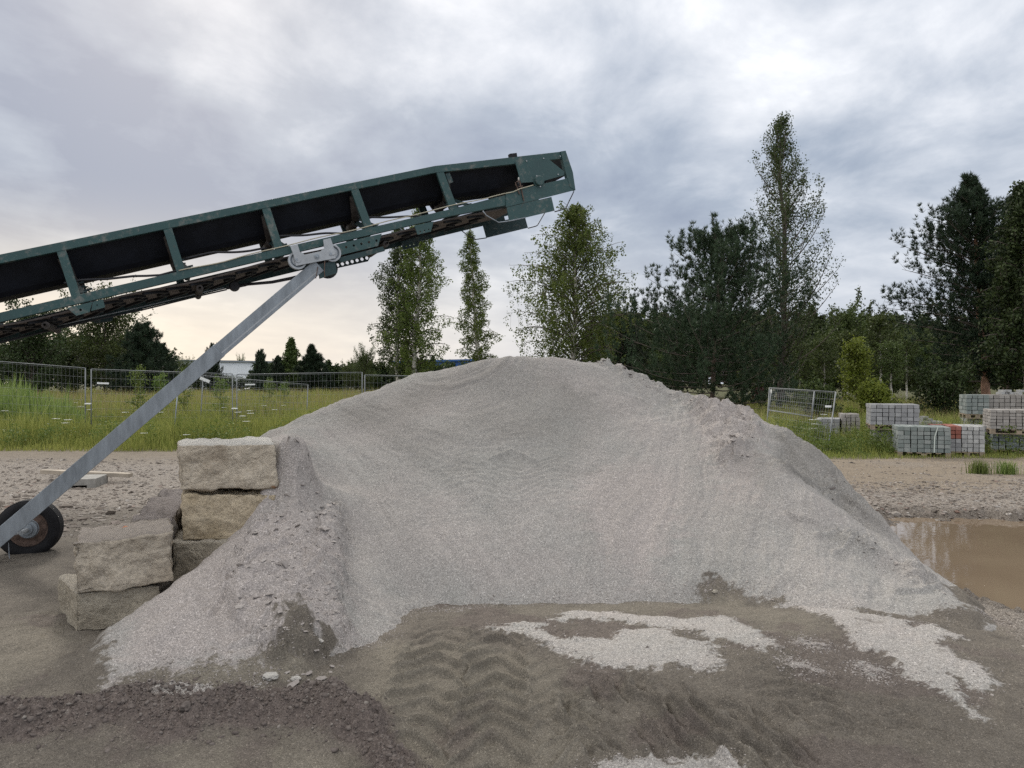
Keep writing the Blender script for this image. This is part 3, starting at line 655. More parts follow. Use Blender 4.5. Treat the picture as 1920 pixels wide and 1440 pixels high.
def m_stonebits(name, stops):
    m, T, bs = principled(name, .9, .2); g = T.add('ShaderNodeNewGeometry'); c = T.ramp(g.outputs['Random Per Island'], stops)
    c = T.mix(T.mapr(T.noise(g.outputs['Position'], 60, 4, .7), .3, .7, 0, .5), c, (.12, .105, .095)); T.set(bs, 'Base Color', c); return m
M['bits_soil'] = m_stonebits('clod_colours', [(0, (.10, .082, .075)), (.6, (.145, .12, .108)), (.95, (.18, .155, .14)), (1, (.26, .235, .21))])
M['bits_crust'] = m_stonebits('flake_colours', [(0, (.30, .27, .255)), (.5, (.36, .325, .305)), (1, (.43, .395, .37))])
M['bits_road'] = m_stonebits('gravel_colours', [(0, (.11, .09, .075)), (.35, (.19, .16, .135)), (.7, (.27, .24, .21)), (.9, (.38, .35, .32)), (.94, (.20, .12, .09)), (1, (.5, .47, .43))])
def stuff(name, V, F, mat, smooth=False): tag(link(name, mesh_np(name, V, F, smooth), mat), kind='stuff')
P1 = scatter_near(4200, along(BERM, .11), 11); P2 = scatter_near(600, along(BERM2, .05), 12); P3 = scatter_near(600, along(BERM3, .06), 13); P4 = scatter_near(500, inpoly([(-2.6, 3.0), (3.0, 3.0), (3.2, 4.6), (-.6, 4.6)]), 14)
Pp = np.concatenate([P1, P2, P3, P4]); Sz = np.random.default_rng(3).lognormal(-5.35, .55, len(Pp)).clip(.0025, .024); Sz[-500:] *= .45
stuff('soil_clods', *stones_mesh(Pp, Sz, .85, seed=5), M['bits_soil'], True)
ps = [scatter_near(n, inpoly(z), 30 + i) for i, (z, n) in enumerate([(Z_crust[0], 420), (Z_crust[1], 130), (Z_crust[2], 100), (Z_crust[3], 60), (Z_crust[4], 60)])]
ps.append(scatter_near(130, inpoly(hitpoly([(500,1110),(640,1120),(655,1230),(560,1300),(500,1250)])), 41)); Pp = np.concatenate(ps)
stuff('crust_flakes', *stones_mesh(Pp, np.random.default_rng(4).lognormal(-5.0, .75, len(Pp)).clip(.003, .042), .3, seed=6), M['bits_crust'])
def logD(r, n, d0, d1, a0, a1):
    D = np.exp(r.uniform(math.log(d0), math.log(d1), n)); return np.stack([r.uniform(a0, a1, n) / FPX * D, D], -1)
Pl = scatter_near(5200, lambda r, n: logD(r, n, 9.3, 15.5, -1150, -400), 50); Pl2 = scatter_near(1500, lambda r, n: logD(r, n, 7.6, 9.5, -1000, -610), 51)
Pr = scatter_near(5000, lambda r, n: logD(r, n, 9.05, 12.0, 520, 1200), 52); Pr2 = scatter_near(1800, lambda r, n: logD(r, n, 12, 16, 380, 1200), 53)
Pb = scatter_near(900, inpoly([(3.0, 3.2), (4.4, 3.2), (4.4, 5.0), (3.2, 5.0), (2.9, 4.2)]), 54)
rr_ = np.random.default_rng(9); Sz = np.concatenate([rr_.lognormal(-4.05, .45, len(Pl)), rr_.lognormal(-4.2, .6, len(Pl2)), rr_.lognormal(-4.15, .4, len(Pr)), rr_.lognormal(-4.4, .5, len(Pr2)), rr_.lognormal(-4.8, .5, len(Pb))]).clip(.004, .07)
stuff('loose_gravel', *stones_mesh(np.concatenate([Pl, Pl2, Pr, Pr2, Pb]), Sz, .6, seed=7), M['bits_road'])

Pg = np.concatenate([scatter_near(700, along(z + z[:1], .045), 60 + i) for i, z in enumerate(Z_light_ground)] +
                    [scatter_near(2200, along(hitpoly([(660,1208),(720,1198),(775,1140),(850,1142),(900,1134),(1000,1124),(1090,1118),(1200,1116),(1300,1114),(1330,1100),(1400,1108),(1460,1120)]), .05), 70),
                     scatter_near(900, along(hitpoly([(200,1285),(300,1255),(420,1250),(520,1235),(640,1220)]), .06), 71), scatter_near(500, along(hitpoly([(1600,1160),(1720,1170),(1830,1150),(1880,1170)]), .05), 72)])
stuff('spilled_grains', *stones_mesh(Pg, np.random.default_rng(8).lognormal(-5.75, .4, len(Pg)).clip(.0018, .010), .7, seed=8), M['bits_crust'])
def rough_stone(name, c, s, mat, label, cat, rot=0, seed=1, flat=.6, group=None):
    import bmesh
    bm = bmesh.new(); bmesh.ops.create_icosphere(bm, subdivisions=4, radius=1)
    for v in bm.verts:
        d = v.co.normalized(); n = mnoise.fractal(d * 1.4 + Vector((seed * 7.1, 0, 0)), 1, 2, 4); m2 = mnoise.voronoi(d * 1.7 + Vector((seed, 3, 1)))[0][0]
        k = .75 + .3 * n + .35 * m2; v.co = Vector((d.x * s[0] * k, d.y * s[1] * k, d.z * s[2] * k))
    me = bpy.data.meshes.new(name); bm.to_mesh(me); bm.free()
    o = link(name, me, mat); o.location = c; o.rotation_euler = (0, 0, rot); tag(o, label, cat, group); return o
M['pale_stone'] = m_simple('pale_stone', (.42, .40, .37), .9, .25, 30, bumpy=.003)
M['buff_stone'] = m_simple('buff_stone', (.34, .31, .26), .9, .25, 30, bumpy=.003)
for px, py, s, lab in [(507, 1270, .034, 'larger pale white stone on top of the dark soil ridge'), (555, 1273, .024, 'smaller pale white stone beside the larger one on the soil ridge'),
                       (597, 1224, .022, 'pale flat pebble lying alone below the crusted spill')]:
    x, y = hit(px, py); rough_stone('pale_stone', (x, y, gz(x, y) + s * .25), (s * 1.3, s, s * .6), M['pale_stone'], lab, 'stone', seed=px)
x, y = hit(1341, 1115); rough_stone('buff_stone', (x, y, gz(x, y) + .008), (.022, .018, .014), M['buff_stone'], 'small buff stone at the foot of the heap beside the dark damp notch', 'stone', seed=8)
x, y = hit(350, 1370); rough_stone('grey_cobble', (x, y, gz(x, y) + .01), (.03, .028, .022), M['clod'], 'round grey-brown cobble in the churned soil ridge', 'stone', seed=9)

# ------------------------------------------------------------------ big stone blocks
def stone_block(name, corners, h, depth_vec, mat, label, seed, rough=.02, tilt=None, dn=None, n=46):
    """corners: bottom front-left and front-right (world), height h, depth vector; rock-faced surfaces"""
    a, b = np.array(corners[0], float), np.array(corners[1], float); e = b - a; dv = np.array(depth_vec, float); up = np.array([0, 0, h], float)
    if tilt is not None: up = np.array(tilt, float)
    N = n; vid = {}; V = []; F = []
    def vert(i, j, k):
        key = (i, j, k)
        if key in vid: return vid[key]
        u, v, w = i / N, j / N, k / N; p = a + e * u + dv * v + up * w; c = a + .5 * e + .5 * dv + .5 * up
        q = Vector(p * 3.1 + seed * 11.3); q2 = Vector(p * 13 + seed * 3.7)
        # rounded, chipped arrises
        du, dvv, dw = abs(u - .5) * 2, abs(v - .5) * 2, abs(w - .5) * 2; srt = sorted([du, dvv, dw])
        edge = max(0, (srt[1] - .93) / .07)
        dirn = np.zeros(3)
        for q_, ax_ in ((i, e), (j, dv), (k, up)):
            if q_ in (0, N): dirn = dirn + ax_ / np.linalg.norm(ax_) * (1 if q_ else -1)
        dirn = dirn / np.linalg.norm(dirn)
        off = rough * 1.1 * mnoise.fractal(q, 1, 2, 4) + rough * .55 * mnoise.fractal(q2, 1, 2, 4)
        f1 = mnoise.voronoi(Vector(p * 6 + seed))[0]; off += rough * .9 * min(.5, f1[1] - f1[0]) - rough * .3 - rough * .9 * max(0, mnoise.noise(Vector(p * 4.2 + seed * 2.3)) - .15)
        off -= edge * edge * rough * (.45 + 1.0 * mnoise.noise(Vector(p * 5 + seed)))
        nrm = np.array([(u - .5), 0, 0]) if du >= max(dvv, dw) else None
        p = p + dirn * off; vid[key] = len(V); V.append(p); return vid[key]
    for i in range(N):
        for j in range(N):
            for k in (0, N):
                q = [vert(i, j, k), vert(i + 1, j, k), vert(i + 1, j + 1, k), vert(i, j + 1, k)]; F.append(q if k else q[::-1])
                q = [vert(i, k, j), vert(i + 1, k, j), vert(i + 1, k, j + 1), vert(i, k, j + 1)]; F.append(q[::-1] if k else q)
                q = [vert(k, i, j), vert(k, i + 1, j), vert(k, i + 1, j + 1), vert(k, i, j + 1)]; F.append(q if k else q[::-1])
    me = mesh_np(name, np.array(V), np.array(F), True); o = link(name, me, mat); tag(o, label, 'stone block'); return o
def block_mat(name, a, b, stain, rust=0, dust=0.0, dustcol=(.40, .38, .36)):
    m, T, bs, c, nz = m_stone(name, a, b, stain, rust); p = geo_pos(T)
    if dust: c = T.mix(T.math('MULTIPLY', T.mapr(nz, .35, .8, 0, 1), dust), c, T.mix(T.mapr(T.noise(p, 90, 3, .7), .3, .7, 0, 1), tuple(x * .8 for x in dustcol), dustcol)); T.set(bs, 'Base Color', c)
    return m
mb1 = block_mat('limestone_top', (.58, .50, .395), (.68, .60, .49), (.37, .30, .225), .85, .85, (.66, .64, .60)); mb2 = block_mat('limestone_mid', (.53, .435, .30), (.66, .56, .42), (.35, .27, .17), 0)
mb3 = block_mat('granite_low', (.52, .45, .36), (.63, .555, .455), (.36, .295, .225), 0, .85, (.31, .275, .25)); mb4 = block_mat('granite_base', (.44, .39, .31), (.53, .475, .385), (.31, .265, .205), 0, .3)
mb5 = block_mat('dusted_block', (.30, .27, .24), (.36, .32, .29), (.24, .21, .18), 0, 1., (.29, .255, .24))
def on(px, py, D): return W(px, py, D)
stone_block('stone_block', (on(338, 920, 5.40), on(520, 916, 5.46)), .35, (-.25, .60, 0), mb1, 'pale-topped stone block with a rust stain, topmost of the stack of three', 1, .020, tilt=(-.012, .0, .335))
stone_block('stone_block', (on(343, 1013, 5.40), on(519, 1013, 5.44)), .35, (-.25, .58, 0), mb2, 'yellowish rock-faced stone block in the middle of the stack of three', 2, .020, tilt=(0, 0, .338))
stone_block('stone_block', (on(324, 1113, 5.34), on(521, 1113, 5.36)), .36, (-.25, .58, 0), mb4, 'half-buried stone block at the bottom of the stack of three', 3, .016, tilt=(0, 0, .375))
stone_block('stone_block', (on(141, 1118, 4.70), on(328, 1092, 4.84)), .35, (-.25, .50, .01), mb3, 'broad dust-topped stone block lying over the lowest block, left of the stack', 4, .026, tilt=(-.015, 0, .335))
stone_block('stone_block', (on(142, 1188, 4.74), on(300, 1172, 4.86)), .3, (-.36, .42, 0), mb4, 'lowest stone block with its pale end showing under the dust-topped block', 5, .016, tilt=(0, 0, .262))
stone_block('stone_block', ((-2.80, 5.42, -.02), (-2.50, 5.42, -.02)), .6, (-.50, 1.55, 0), mb5, 'dust-covered long stone block behind, between the wheel and the stack', 6, .03, tilt=(0, 0, .62))
x = W(232, 1002, 4.95); rough_stone('buff_stone', (x[0], x[1], x[2] + .01), (.030, .018, .012), M['buff_stone'], 'flat pebble lying on top of the dust-topped stone block', 'stone', seed=13)
x = W(237, 990, 5.10); rough_stone('brick_chip', (x[0], x[1], x[2] + .005), (.028, .018, .008), m_simple('brick_red', (.30, .12, .06), .9, .3, 30), 'orange brick chip lying on top of the dust-topped stone block', 'brick chip', seed=14)

# ------------------------------------------------------------------ belt conveyor
CN = np.array([-.412, .911, 0.]); CD = np.array([.868, .393, .304]); CU = np.array([-.277, -.125, .953]); CW = .86
def S(px, py, off=0.):
    """point of the photograph carried to the conveyor's near side plane, then off metres across"""
    rx, rz = (px - 960) / FPX, (HZ - py) / FPX; t = (7.066 + off) / (-.412 * rx + .911)
    return np.array([rx * t, t, EYE + rz * t])
conv = empty('belt_conveyor', (-6.8, 6.2, 0), 'long green steel belt conveyor rising over the gravel heap on a grey telescopic leg', 'conveyor')
yb = lambda px: 586 - .2294 * px           # top edge of the lower chord
yt = lambda px: (493 - .2086 * px) if px < 815 else 323 - .1149 * (px - 815)   # lower edge of the upper chord
def plate(pts, o0, o1): return MB().prism([S(x, y, o0) for x, y in pts], CN * (o1 - o0))
def strip(name, edge, w, mat):    # chord between two px polylines, near and far copies
    for off in (0., CW):
        m = MB()
        up = [S(x, y) + CN * off for x, y in edge]; n = len(up)
        lo = [S(x, y + h) + CN * off for (x, y), h in zip(edge, w)]
        t = .055 if off == 0 else -.055
        for i in range(n - 1):
            a, b, c, d = up[i], up[i + 1], lo[i + 1], lo[i]; th = CN * .008 * (1 if off == 0 else -1); fl = CN * t
            m.prism([a, b, c, d], th)                                            # web
            m.prism([a, b, b - CU * .008, a - CU * .008], fl); m.prism([d, c, c + CU * .008, d + CU * .008], fl)    # flanges
        m.build(name, mat, conv, bevel=.002)
strip('upper_chord', [(-420, yt(-420) - 21), (0, 477), (815, 311), (1059, 283.5)], [21, 17, 13, 13], M['green'])
strip('lower_chord', [(-420, yb(-420)), (0, 586), (500, 471), (850, 391), (985, 356)], [22, 18, 15, 13, 22], M['green'])
STR = [(-290, 22), (-95, 19), (105, 17), (305, 16), (490, 15), (657, 14), (817, 14)]
LEAN = {-290: 46, -95: 37, 105: 29, 305: 27, 490: 27, 657: 29, 817: 28}
for px, w in STR:
    dx = LEAN[px]
    for off in (0.003, CW - .003):
        o1 = off + (.035 if off < .1 else -.035)
        MB().prism([S(*q_) + CN * off for q_ in ((px, yt(px) - 3), (px + w, yt(px + w) - 3), (px + dx + w, yb(px + dx + w) + 3), (px + dx, yb(px + dx) + 3))], CN * (o1 - off)).build('strut', M['green'], conv, bevel=.002)
# troughed carrying belt
def sweep(sec, pxs, yf, closed=False):
    V = []; F = []; k = len(sec)
    for p in pxs:
        b = S(p, yf(p))
        for (n_, u_) in sec: V.append(b + CN * n_ + CU * u_)
    for i in range(len(pxs) - 1):
        for j in range(k - 1 + (1 if closed else 0)): F.append((i * k + j, i * k + (j + 1) % k, (i + 1) * k + (j + 1) % k, (i + 1) * k + j))
    return V, F
pxs = list(range(-420, 1000, 20)); m = MB()
sec = [(.07, .045), (.09, .02), (.25, -.19), (.30, -.225), (.56, -.225), (.61, -.19), (.77, .02), (.79, .045)]
full = sec + [(n_, u_ + .012) for n_, u_ in sec[::-1]]
V, F = sweep(full, pxs, yt, True); m.add(V, F); m.build('carrying_belt', M['belt'], conv, smooth=False)
# return belt hanging under the lower chords, with chevron cleats on its outer face
def ret(px, n_, u_=0): return S(px, yb(px)) + CN * n_ + CU * (-.105 - .012 * math.sin(px * .021) + u_)
m = MB(); pr = list(range(-420, 1000, 20)); V = []; F = []
for p in pr:
    for n_, u_ in ((.05, 0), (.80, 0), (.80, .014), (.05, .014)): V.append(ret(p, n_, u_))
for i in range(len(pr) - 1):
    for j in range(4): F.append((i * 4 + j, i * 4 + (j + 1) % 4, i * 4 + 4 + (j + 1) % 4, i * 4 + 4 + j))
m.add(V, F); m.build('return_belt', M['belt_dusty'], conv)
m = MB()
for k in range(44):
    p0 = -400 + 44 * k
    if p0 > 880: break
    for (na, nb_, da, db) in ((.07, .17, 0, 30), (.17, .29, 30, 44), (.29, .41, 44, 26), (.41, .53, 26, 46), (.53, .66, 46, 30), (.66, .78, 30, 0)):
        a, b = ret(p0 + da, na, -.010), ret(p0 + db, nb_, -.010); m.bar(a, b, .030, .022, CU)
m.build('belt_cleats', M['cleat'], conv)
m = MB()
for a_, b_ in (((-420), 640), (640, 1000)):
    for o_, t_, dp in ((CW - .012, .010, .085),):
        A0, B0 = S(a_, yb(a_)) + CN * o_ - CU * .07, S(b_, yb(b_)) + CN * o_ - CU * .07
        m.prism([A0, B0, B0 - CU * dp, A0 - CU * dp], CN * t_)
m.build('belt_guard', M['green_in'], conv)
# inner stringers, idlers and their brackets
for px, w in STR:
    dx = LEAN[px]; q = px + 6 if px < 700 else px + 22
    b = S(q, yt(q)); iz = MB()
    iz.bar(b + CN * .02 + CU * (-.02), b + CN * .02 + CU * (-.02) - CU * .10 + CD * .01, .05, .006, CN)
    base = S(q + dx + 16, yb(q + dx + 16)) - CU * .01
    iz.bar(base + CN * .03, base + CN * (CW - .03), .05, .006, CD); iz.bar(base + CN * .03 + CU * .025, base + CN * (CW - .03) + CU * .025, .006, .05, CD)
    for n_, sgn in ((.27, 1), (.59, -1)):
        foot = base + CN * n_; head = b + CN * n_ + CU * (-.27); iz.bar(foot, head, .05, .008, CN)
        for s_ in (-.018, .018): iz.bar(head + CU * s_ - CD * .02, head + CU * s_ + CD * .075, .012, .012, CU)
        mid = foot * .62 + head * .38
        for s_ in (-.022, .022): iz.bar(mid + CU * s_, mid + CU * s_ + CD * .085, .012, .016, CU)
    iz.bar(base + CN * .05 + CU * .01, b + CN * .27 + CU * (-.21), .035, .008, CN)
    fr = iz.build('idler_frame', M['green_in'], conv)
    for (n0, u0, n1, u1) in ((.085, -.055, .245, -.245), (.285, -.272, .575, -.272), (.615, -.245, .775, -.055)):
        A = b + CN * n0 + CU * u0; B = b + CN * n1 + CU * u1; ax = B - A; L = np.linalg.norm(ax)
        MB().lathe(A, ax, [(0, .008), (0, .037), (.004, .041), (L - .004, .041), (L, .037), (L, .008)], 18).build('roller', M['roller'], fr, smooth=True)
for q in (-210, 70, 365, 720):      # return rollers under the lower chords
    A = S(q, yb(q) + 6) + CN * .04 - CU * .145; B = A + CN * .78; ax = B - A; r = MB()
    prof = [(0, .01)]
    for k in range(8): prof += [(.05 + k * .09, .012), (.05 + k * .09, .030), (.10 + k * .09, .030), (.10 + k * .09, .012)]
    r.lathe(A, ax, prof + [(.78, .01)], 16); r.build('return_roller', M['roller'], conv, smooth=False)
def holes_plate(name, poly, off, holes, rad, mat, th=.008):
    """plate with real punched holes: bridge the outline to the holes with a boolean-free triangulation"""
    from mathutils.geometry import delaunay_2d_cdt
    P3 = [S(x, y, off) for x, y in poly]; o = P3[0]
    to2 = lambda p: Vector((float(np.dot(p - o, CD)), float(np.dot(p - o, CU)))); pts = [to2(p) for p in P3]; n0 = len(pts); edges = [(i, (i + 1) % n0) for i in range(n0)]; cen = []
    for hx, hy in holes:
        c = to2(S(hx, hy, off)); cen.append(c); k0 = len(pts)
        for i in range(12): pts.append(c + Vector((math.cos(i * math.pi / 6), math.sin(i * math.pi / 6))) * rad)
        edges += [(k0 + i, k0 + (i + 1) % 12) for i in range(12)]
    v, e, f, ov, oe, of = delaunay_2d_cdt(pts, edges, [list(range(n0))], 1, 1e-6)
    f = [q for q in f if not any((sum((v[i] for i in q), Vector((0, 0))) / len(q) - c).length < rad * .8 for c in cen)]
    back = lambda p, t: o + CD * p.x + CU * p.y + CN * t
    V = [back(p, 0) for p in v] + [back(p, th) for p in v]; n = len(v); F = [tuple(q) for q in f] + [tuple(i + n for i in q[::-1]) for q in f]
    cnt = {}
    for q in f:
        for i in range(len(q)): a, b = q[i], q[(i + 1) % len(q)]; cnt[(a, b)] = cnt.get((a, b), 0) + 1
    F += [(b, a, a + n, b + n) for (a, b) in cnt if (b, a) not in cnt]
    return MB().add(V, F).build(name, mat, conv)
NH = [(635 + 14.2 * i, 466.5 - 3.1 * i) for i in range(6)]
holes_plate('punched_plate', [(622, 460), (716, 438), (709, 461), (640, 478)], -.012, NH, .012, M['green'])
holes_plate('punched_plate', [(612, 478), (706, 458), (690, 490), (618, 506)], CW * .9, [(633 + 9.15 * i, 497 - 2.24 * i) for i in range(7)], .019, M['green_in'])
holes_plate('hanger_plate', [(777, 423), (813, 415), (808, 434), (783, 440)], -.012, [(788, 434), (796, 432), (804, 430)], .008, M['green'])
holes_plate('hanger_plate', [(752, 452), (790, 443), (784, 462), (756, 468)], CW * .9, [(762, 462), (769, 460), (776, 458)], .010, M['green_in'])
holes_plate('hanger_plate', [(125, 577), (173, 566), (168, 585), (143, 592)], -.012, [(151, 581)], .011, M['green'])
holes_plate('hanger_plate', [(174, 566), (193, 561), (197, 576), (171, 583)], -.012, [(182, 572)], .006, M['green'])
plate([(160, 598), (215, 586), (210, 602), (180, 606)], CW * .9, CW * .9 + .01).build('hanger_plate', M['green_in'], conv)
# head end
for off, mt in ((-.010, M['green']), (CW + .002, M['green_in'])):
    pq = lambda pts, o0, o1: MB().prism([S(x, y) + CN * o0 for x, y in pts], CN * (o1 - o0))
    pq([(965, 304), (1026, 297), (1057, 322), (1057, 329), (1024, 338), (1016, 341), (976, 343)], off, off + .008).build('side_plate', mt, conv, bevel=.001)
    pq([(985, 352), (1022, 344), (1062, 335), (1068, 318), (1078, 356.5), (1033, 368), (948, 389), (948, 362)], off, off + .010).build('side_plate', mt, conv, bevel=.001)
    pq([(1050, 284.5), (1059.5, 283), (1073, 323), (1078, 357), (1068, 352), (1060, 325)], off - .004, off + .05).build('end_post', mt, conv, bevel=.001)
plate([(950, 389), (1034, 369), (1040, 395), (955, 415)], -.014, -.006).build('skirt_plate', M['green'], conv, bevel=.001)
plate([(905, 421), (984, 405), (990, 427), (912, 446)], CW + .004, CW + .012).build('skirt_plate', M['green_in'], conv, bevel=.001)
MB().prism([S(*q_) + CN * .02 for q_ in ((1060, 284), (1062, 284), (1074, 322), (1073, 322))], CN * (CW - .02)).build('rubber_flap', M['rubber'], conv)
c = S(1009, 340, 0); MB().lathe(c - CN * .045, CN, [(0, .003), (0, .046), (.006, .052), (.03, .052), (.03, .066), (.04, .066)], 28).build('bearing_cap', M['green'], conv, smooth=False)
m = MB().lathe(S(1006, 338, .10), CN, [(0, .02), (0, .125), (.66, .125), (.66, .02)], 32); m.build('head_drum', M['belt'], conv, smooth=False)
m = MB()
for hx, hy in ((1006, 330), (1013, 350), (987, 302), (1019, 297), (1050, 293), (1046, 327)):
    MB().lathe(S(hx, hy, -.012 if hy < 329 else -.05), -CN, [(0, .007), (.008, .007), (.008, .001)], 8).build('bolt', M['galv_light'], conv)
MB().tube([S(1076, 359), S(1061, 390), S(1055, 393), S(1040, 397)], .006, 8).build('bent_rod', M['hose'], conv, smooth=True)
MB().tube([S(1022, 398, CW), S(1008, 422, CW), S(1005, 424, CW), S(990, 428, CW)], .006, 8).build('bent_rod', M['hose'], conv, smooth=True)
MB().tube([S(905, 395, -.01), S(912, 404, -.015), S(935, 417, -.015), S(957, 414, -.014), S(985, 408, -.016)], .006, 8).build('bent_rod', M['galv'], conv, smooth=True)
MB().tube([S(865, 432, CW), S(875, 440, CW), S(892, 449, CW), S(912, 446, CW)], .006, 8).build('bent_rod', M['hose'], conv, smooth=True)
plate([(956, 288), (969, 286.5), (970, 294), (957, 295)], .0, .05).build('top_bracket', M['rubber'], conv, bevel=.001)
m = MB()
for a, b in (((966, 342), (974, 364)), ((968, 341), (974, 339)), ((974, 339), (982, 376)), ((966, 345), (970, 352)), ((972, 350), (980, 349))): m.bar(S(*a, -.02), S(*b, -.02), .010, .010, CN)
m.build('tensioner', M['rust'], conv)
def wob(pts, off, amp, f):
    out = []
    for (x0, y0), (x1, y1) in zip(pts[:-1], pts[1:]):
        for k in range(6):
            t = k / 6; x = x0 + (x1 - x0) * t; out.append(S(x, y0 + (y1 - y0) * t + amp * math.sin(x * f), off))
    return out + [S(*pts[-1], off)]
MB().tube(wob([(120, 530), (150, 526), (300, 515), (335, 508)], .12, 1.0, .07), .010, 8).build('hose', M['hose'], conv, smooth=True)
MB().tube(wob([(345, 484), (400, 474), (470, 470), (500, 466)], .12, 1.2, .06), .010, 8).build('hose', M['hose'], conv, smooth=True)
MB().tube(wob([(515, 444), (560, 441), (610, 438), (660, 436)], .12, .8, .08), .010, 8).build('hose', M['hose'], conv, smooth=True)
MB().tube(wob([(686, 408), (730, 407), (800, 405)], .12, .5, .08), .010, 8).build('hose', M['hose'], conv, smooth=True)
MB().tube(wob([(335, 508), (420, 490), (520, 464), (640, 436), (700, 422), (790, 399), (850, 385), (925, 368)], -.004, .8, .05) + [S(945, 363, -.01), S(962, 360, -.02), S(975, 354, -.03), S(1000, 347, -.03)], .005, 8).build('cable', M['rope'], conv, smooth=True)
MB().tube(wob([(-420, 732), (0, 642), (130, 610), (270, 580), (425, 543)], .45, .4, .03), .007, 8).build('tie_rod', M['hose'], conv, smooth=True)
MB().tube(wob([(110, 610), (270, 574), (420, 539)], .55, .3, .03), .005, 8).build('tie_rod', M['galv'], conv, smooth=True)
MB().tube([S(425, 541, .5), S(440, 538, .5), S(465, 533, .4), S(510, 529, .3), S(545, 522, .2), S(575, 515, .1)], [.010, .018, .014, .015, .016, .016], 8).build('hose', M['hose'], conv, smooth=True)
m = MB(); m.lathe(S(440, 536, .45), CN, [(0, .005), (0, .04), (.02, .05), (.05, .05), (.07, .04), (.07, .005)], 18); m.bar(S(424, 540, .48), S(460, 534, .48), .03, .02, CN); m.build('rod_pulley', M['hose'], conv)
# grey trolley that carries the lower chord on the leg
tp = [(544, 461), (558, 457.5), (563, 474), (571, 477.5), (601, 471), (608, 465), (606, 449.5), (620, 446), (625, 461), (630, 484), (555, 498.5), (551, 480)]
tr = plate(tp, -.055, -.043).build('trolley', M['galv_light'], conv, bevel=.002)
for i, (cx_, cy_, o_, mt) in enumerate([(558, 488, -.035, M['galv_light']), (623, 474, -.035, M['galv_light']), (614, 503, .12, M['hose'])]):
    c = S(cx_, cy_, o_); r_ = .083 if i < 2 else .075
    MB().lathe(c, CN, [(0, r_ * .78), (-.004, r_ * .82), (-.004, r_), (.010, r_ * 1.0), (.014, r_ * .82), (.030, r_ * .82), (.034, r_), (.044, r_), (.044, r_ * .78), (0, r_ * .78)], 36).build('pulley_wheel', mt, tr, smooth=False)
    MB().lathe(c - CN * .026, CN, [(0, .002), (0, .024), (.03, .026), (.03, .10 if i > 1 else .05)], 20).build('axle_boss', mt, tr)
    sp = MB().lathe(c + CN * .018, CN, [(0, .02), (0, r_ * .8), (.006, r_ * .8), (.006, .02)], 28); sp.build('wheel_disc', M['galv'] if i < 2 else M['rubber'], tr)
m = MB(); m.lathe(S(594, 481, -.055), -CN, [(0, .022), (.012, .022), (.012, .012), (.022, .012), (.022, .001)], 14)
m.build('bolt', M['galv'], tr)
for hx, hy in ((556, 487), (620, 476)): MB().lathe(S(hx, hy, -.056), -CN, [(0, .014), (.006, .014), (.006, .001)], 10).build('bolt', M['galv'], tr)
plate([(596, 496), (628, 489), (632, 512), (600, 522)], -.02, .02).build('leg_bracket', M['green_in'], tr, bevel=.001)
plate([(632, 484), (718, 462), (722, 470), (640, 492)], -.008, .03).build('track_rail', M['green_in'], conv)
MB().tube([S(596, 500, -.04), S(594, 512, -.04), S(592, 522, -.05)], .004, 6).tube([S(609, 490, -.05), S(608, 508, -.05), S(609, 519, -.05)], .005, 6).build('pin_chain', M['rust'], tr)
# telescopic leg
LT = S(598, 498, .02); LB = W(-60, 1058, 6.45)
d = LB - LT; L = np.linalg.norm(d); d /= L; up_ = np.cross(d, CN); up_ /= np.linalg.norm(up_)
K = LT + d * L * .30
MB().bar(LT, K + d * .06, .105, .128, up_).build('leg', M['galv'], conv, bevel=.004)
leg = MB().bar(K, LB, .115, .138, up_); leg.build('leg', M['galv'], conv, bevel=.004)
m = MB().bar(LT + d * .05 + up_ * .03 - CN * .0515, K - up_ * 0 + up_ * .03 - CN * .0515, .004, .012, up_); m.build('leg_seam', M['galv_light'], conv)
wc = W(56, 990, 6.95)
ax = np.array([-.30, .954, 0.]); ax /= np.linalg.norm(ax)
wh = empty('wheel', tuple(wc), None, None); wh.parent = conv; wh.location = tuple(wc - np.array(conv.location))
def childof(o, p, base):   # geometry authored in world space under a nested parent
    o.parent = p; return o
r_, k_ = .272, 48
prof = [(-.055, .165), (-.075, .175), (-.088, .205), (-.088, .235), (-.078, .255), (-.066, .262)]
for i in range(5): t = -.058 + i * .029; prof += [(t - .009, .268), (t + .009, .268), (t + .010, .260), (t + .018, .260)]
prof += [(.066, .262), (.078, .255), (.088, .235), (.088, .205), (.075, .175), (.055, .165)]
MB().lathe(wc, ax, prof, k_).build('tyre', M['rubber'], wh, smooth=True)
MB().lathe(wc, ax, [(-.05, .170), (-.062, .162), (-.045, .150), (-.03, .142), (-.028, .11), (-.045, .09), (-.045, .003)], k_).build('rim', M['rust'], wh, smooth=True)
MB().lathe(wc, ax, [(-.10, .003), (-.10, .045), (-.095, .05), (-.07, .052), (-.068, .080), (-.048, .086), (-.046, .09)], 32).build('hub', M['galv'], wh, smooth=False)
m = MB().lathe(wc, ax, [(-.24, .003), (-.24, .022), (-.10, .022)], 16); m.bar(wc - ax * .20, wc - ax * .23 + np.array((-.09, 0, -.02)), .03, .012, up_); m.build('axle', M['galv_light'], wh)
m = MB().bar(W(-60, 1072, 6.40), W(70, 962, 6.72), .05, .04, up_); m.build('axle_bracket', M['galv'], conv, bevel=.003)
MB().tube([W(16, 1018, 6.6), W(17, 1040, 6.6), W(18, 1047, 6.6)], .004, 6).build('drip_pin', M['galv'], conv)
m = MB().lathe(W(56, 990, 6.95) + ax * 2.6, ax, [(-.07, .17), (-.088, .235), (-.066, .265), (.066, .265), (.088, .235), (.07, .17)], 32)

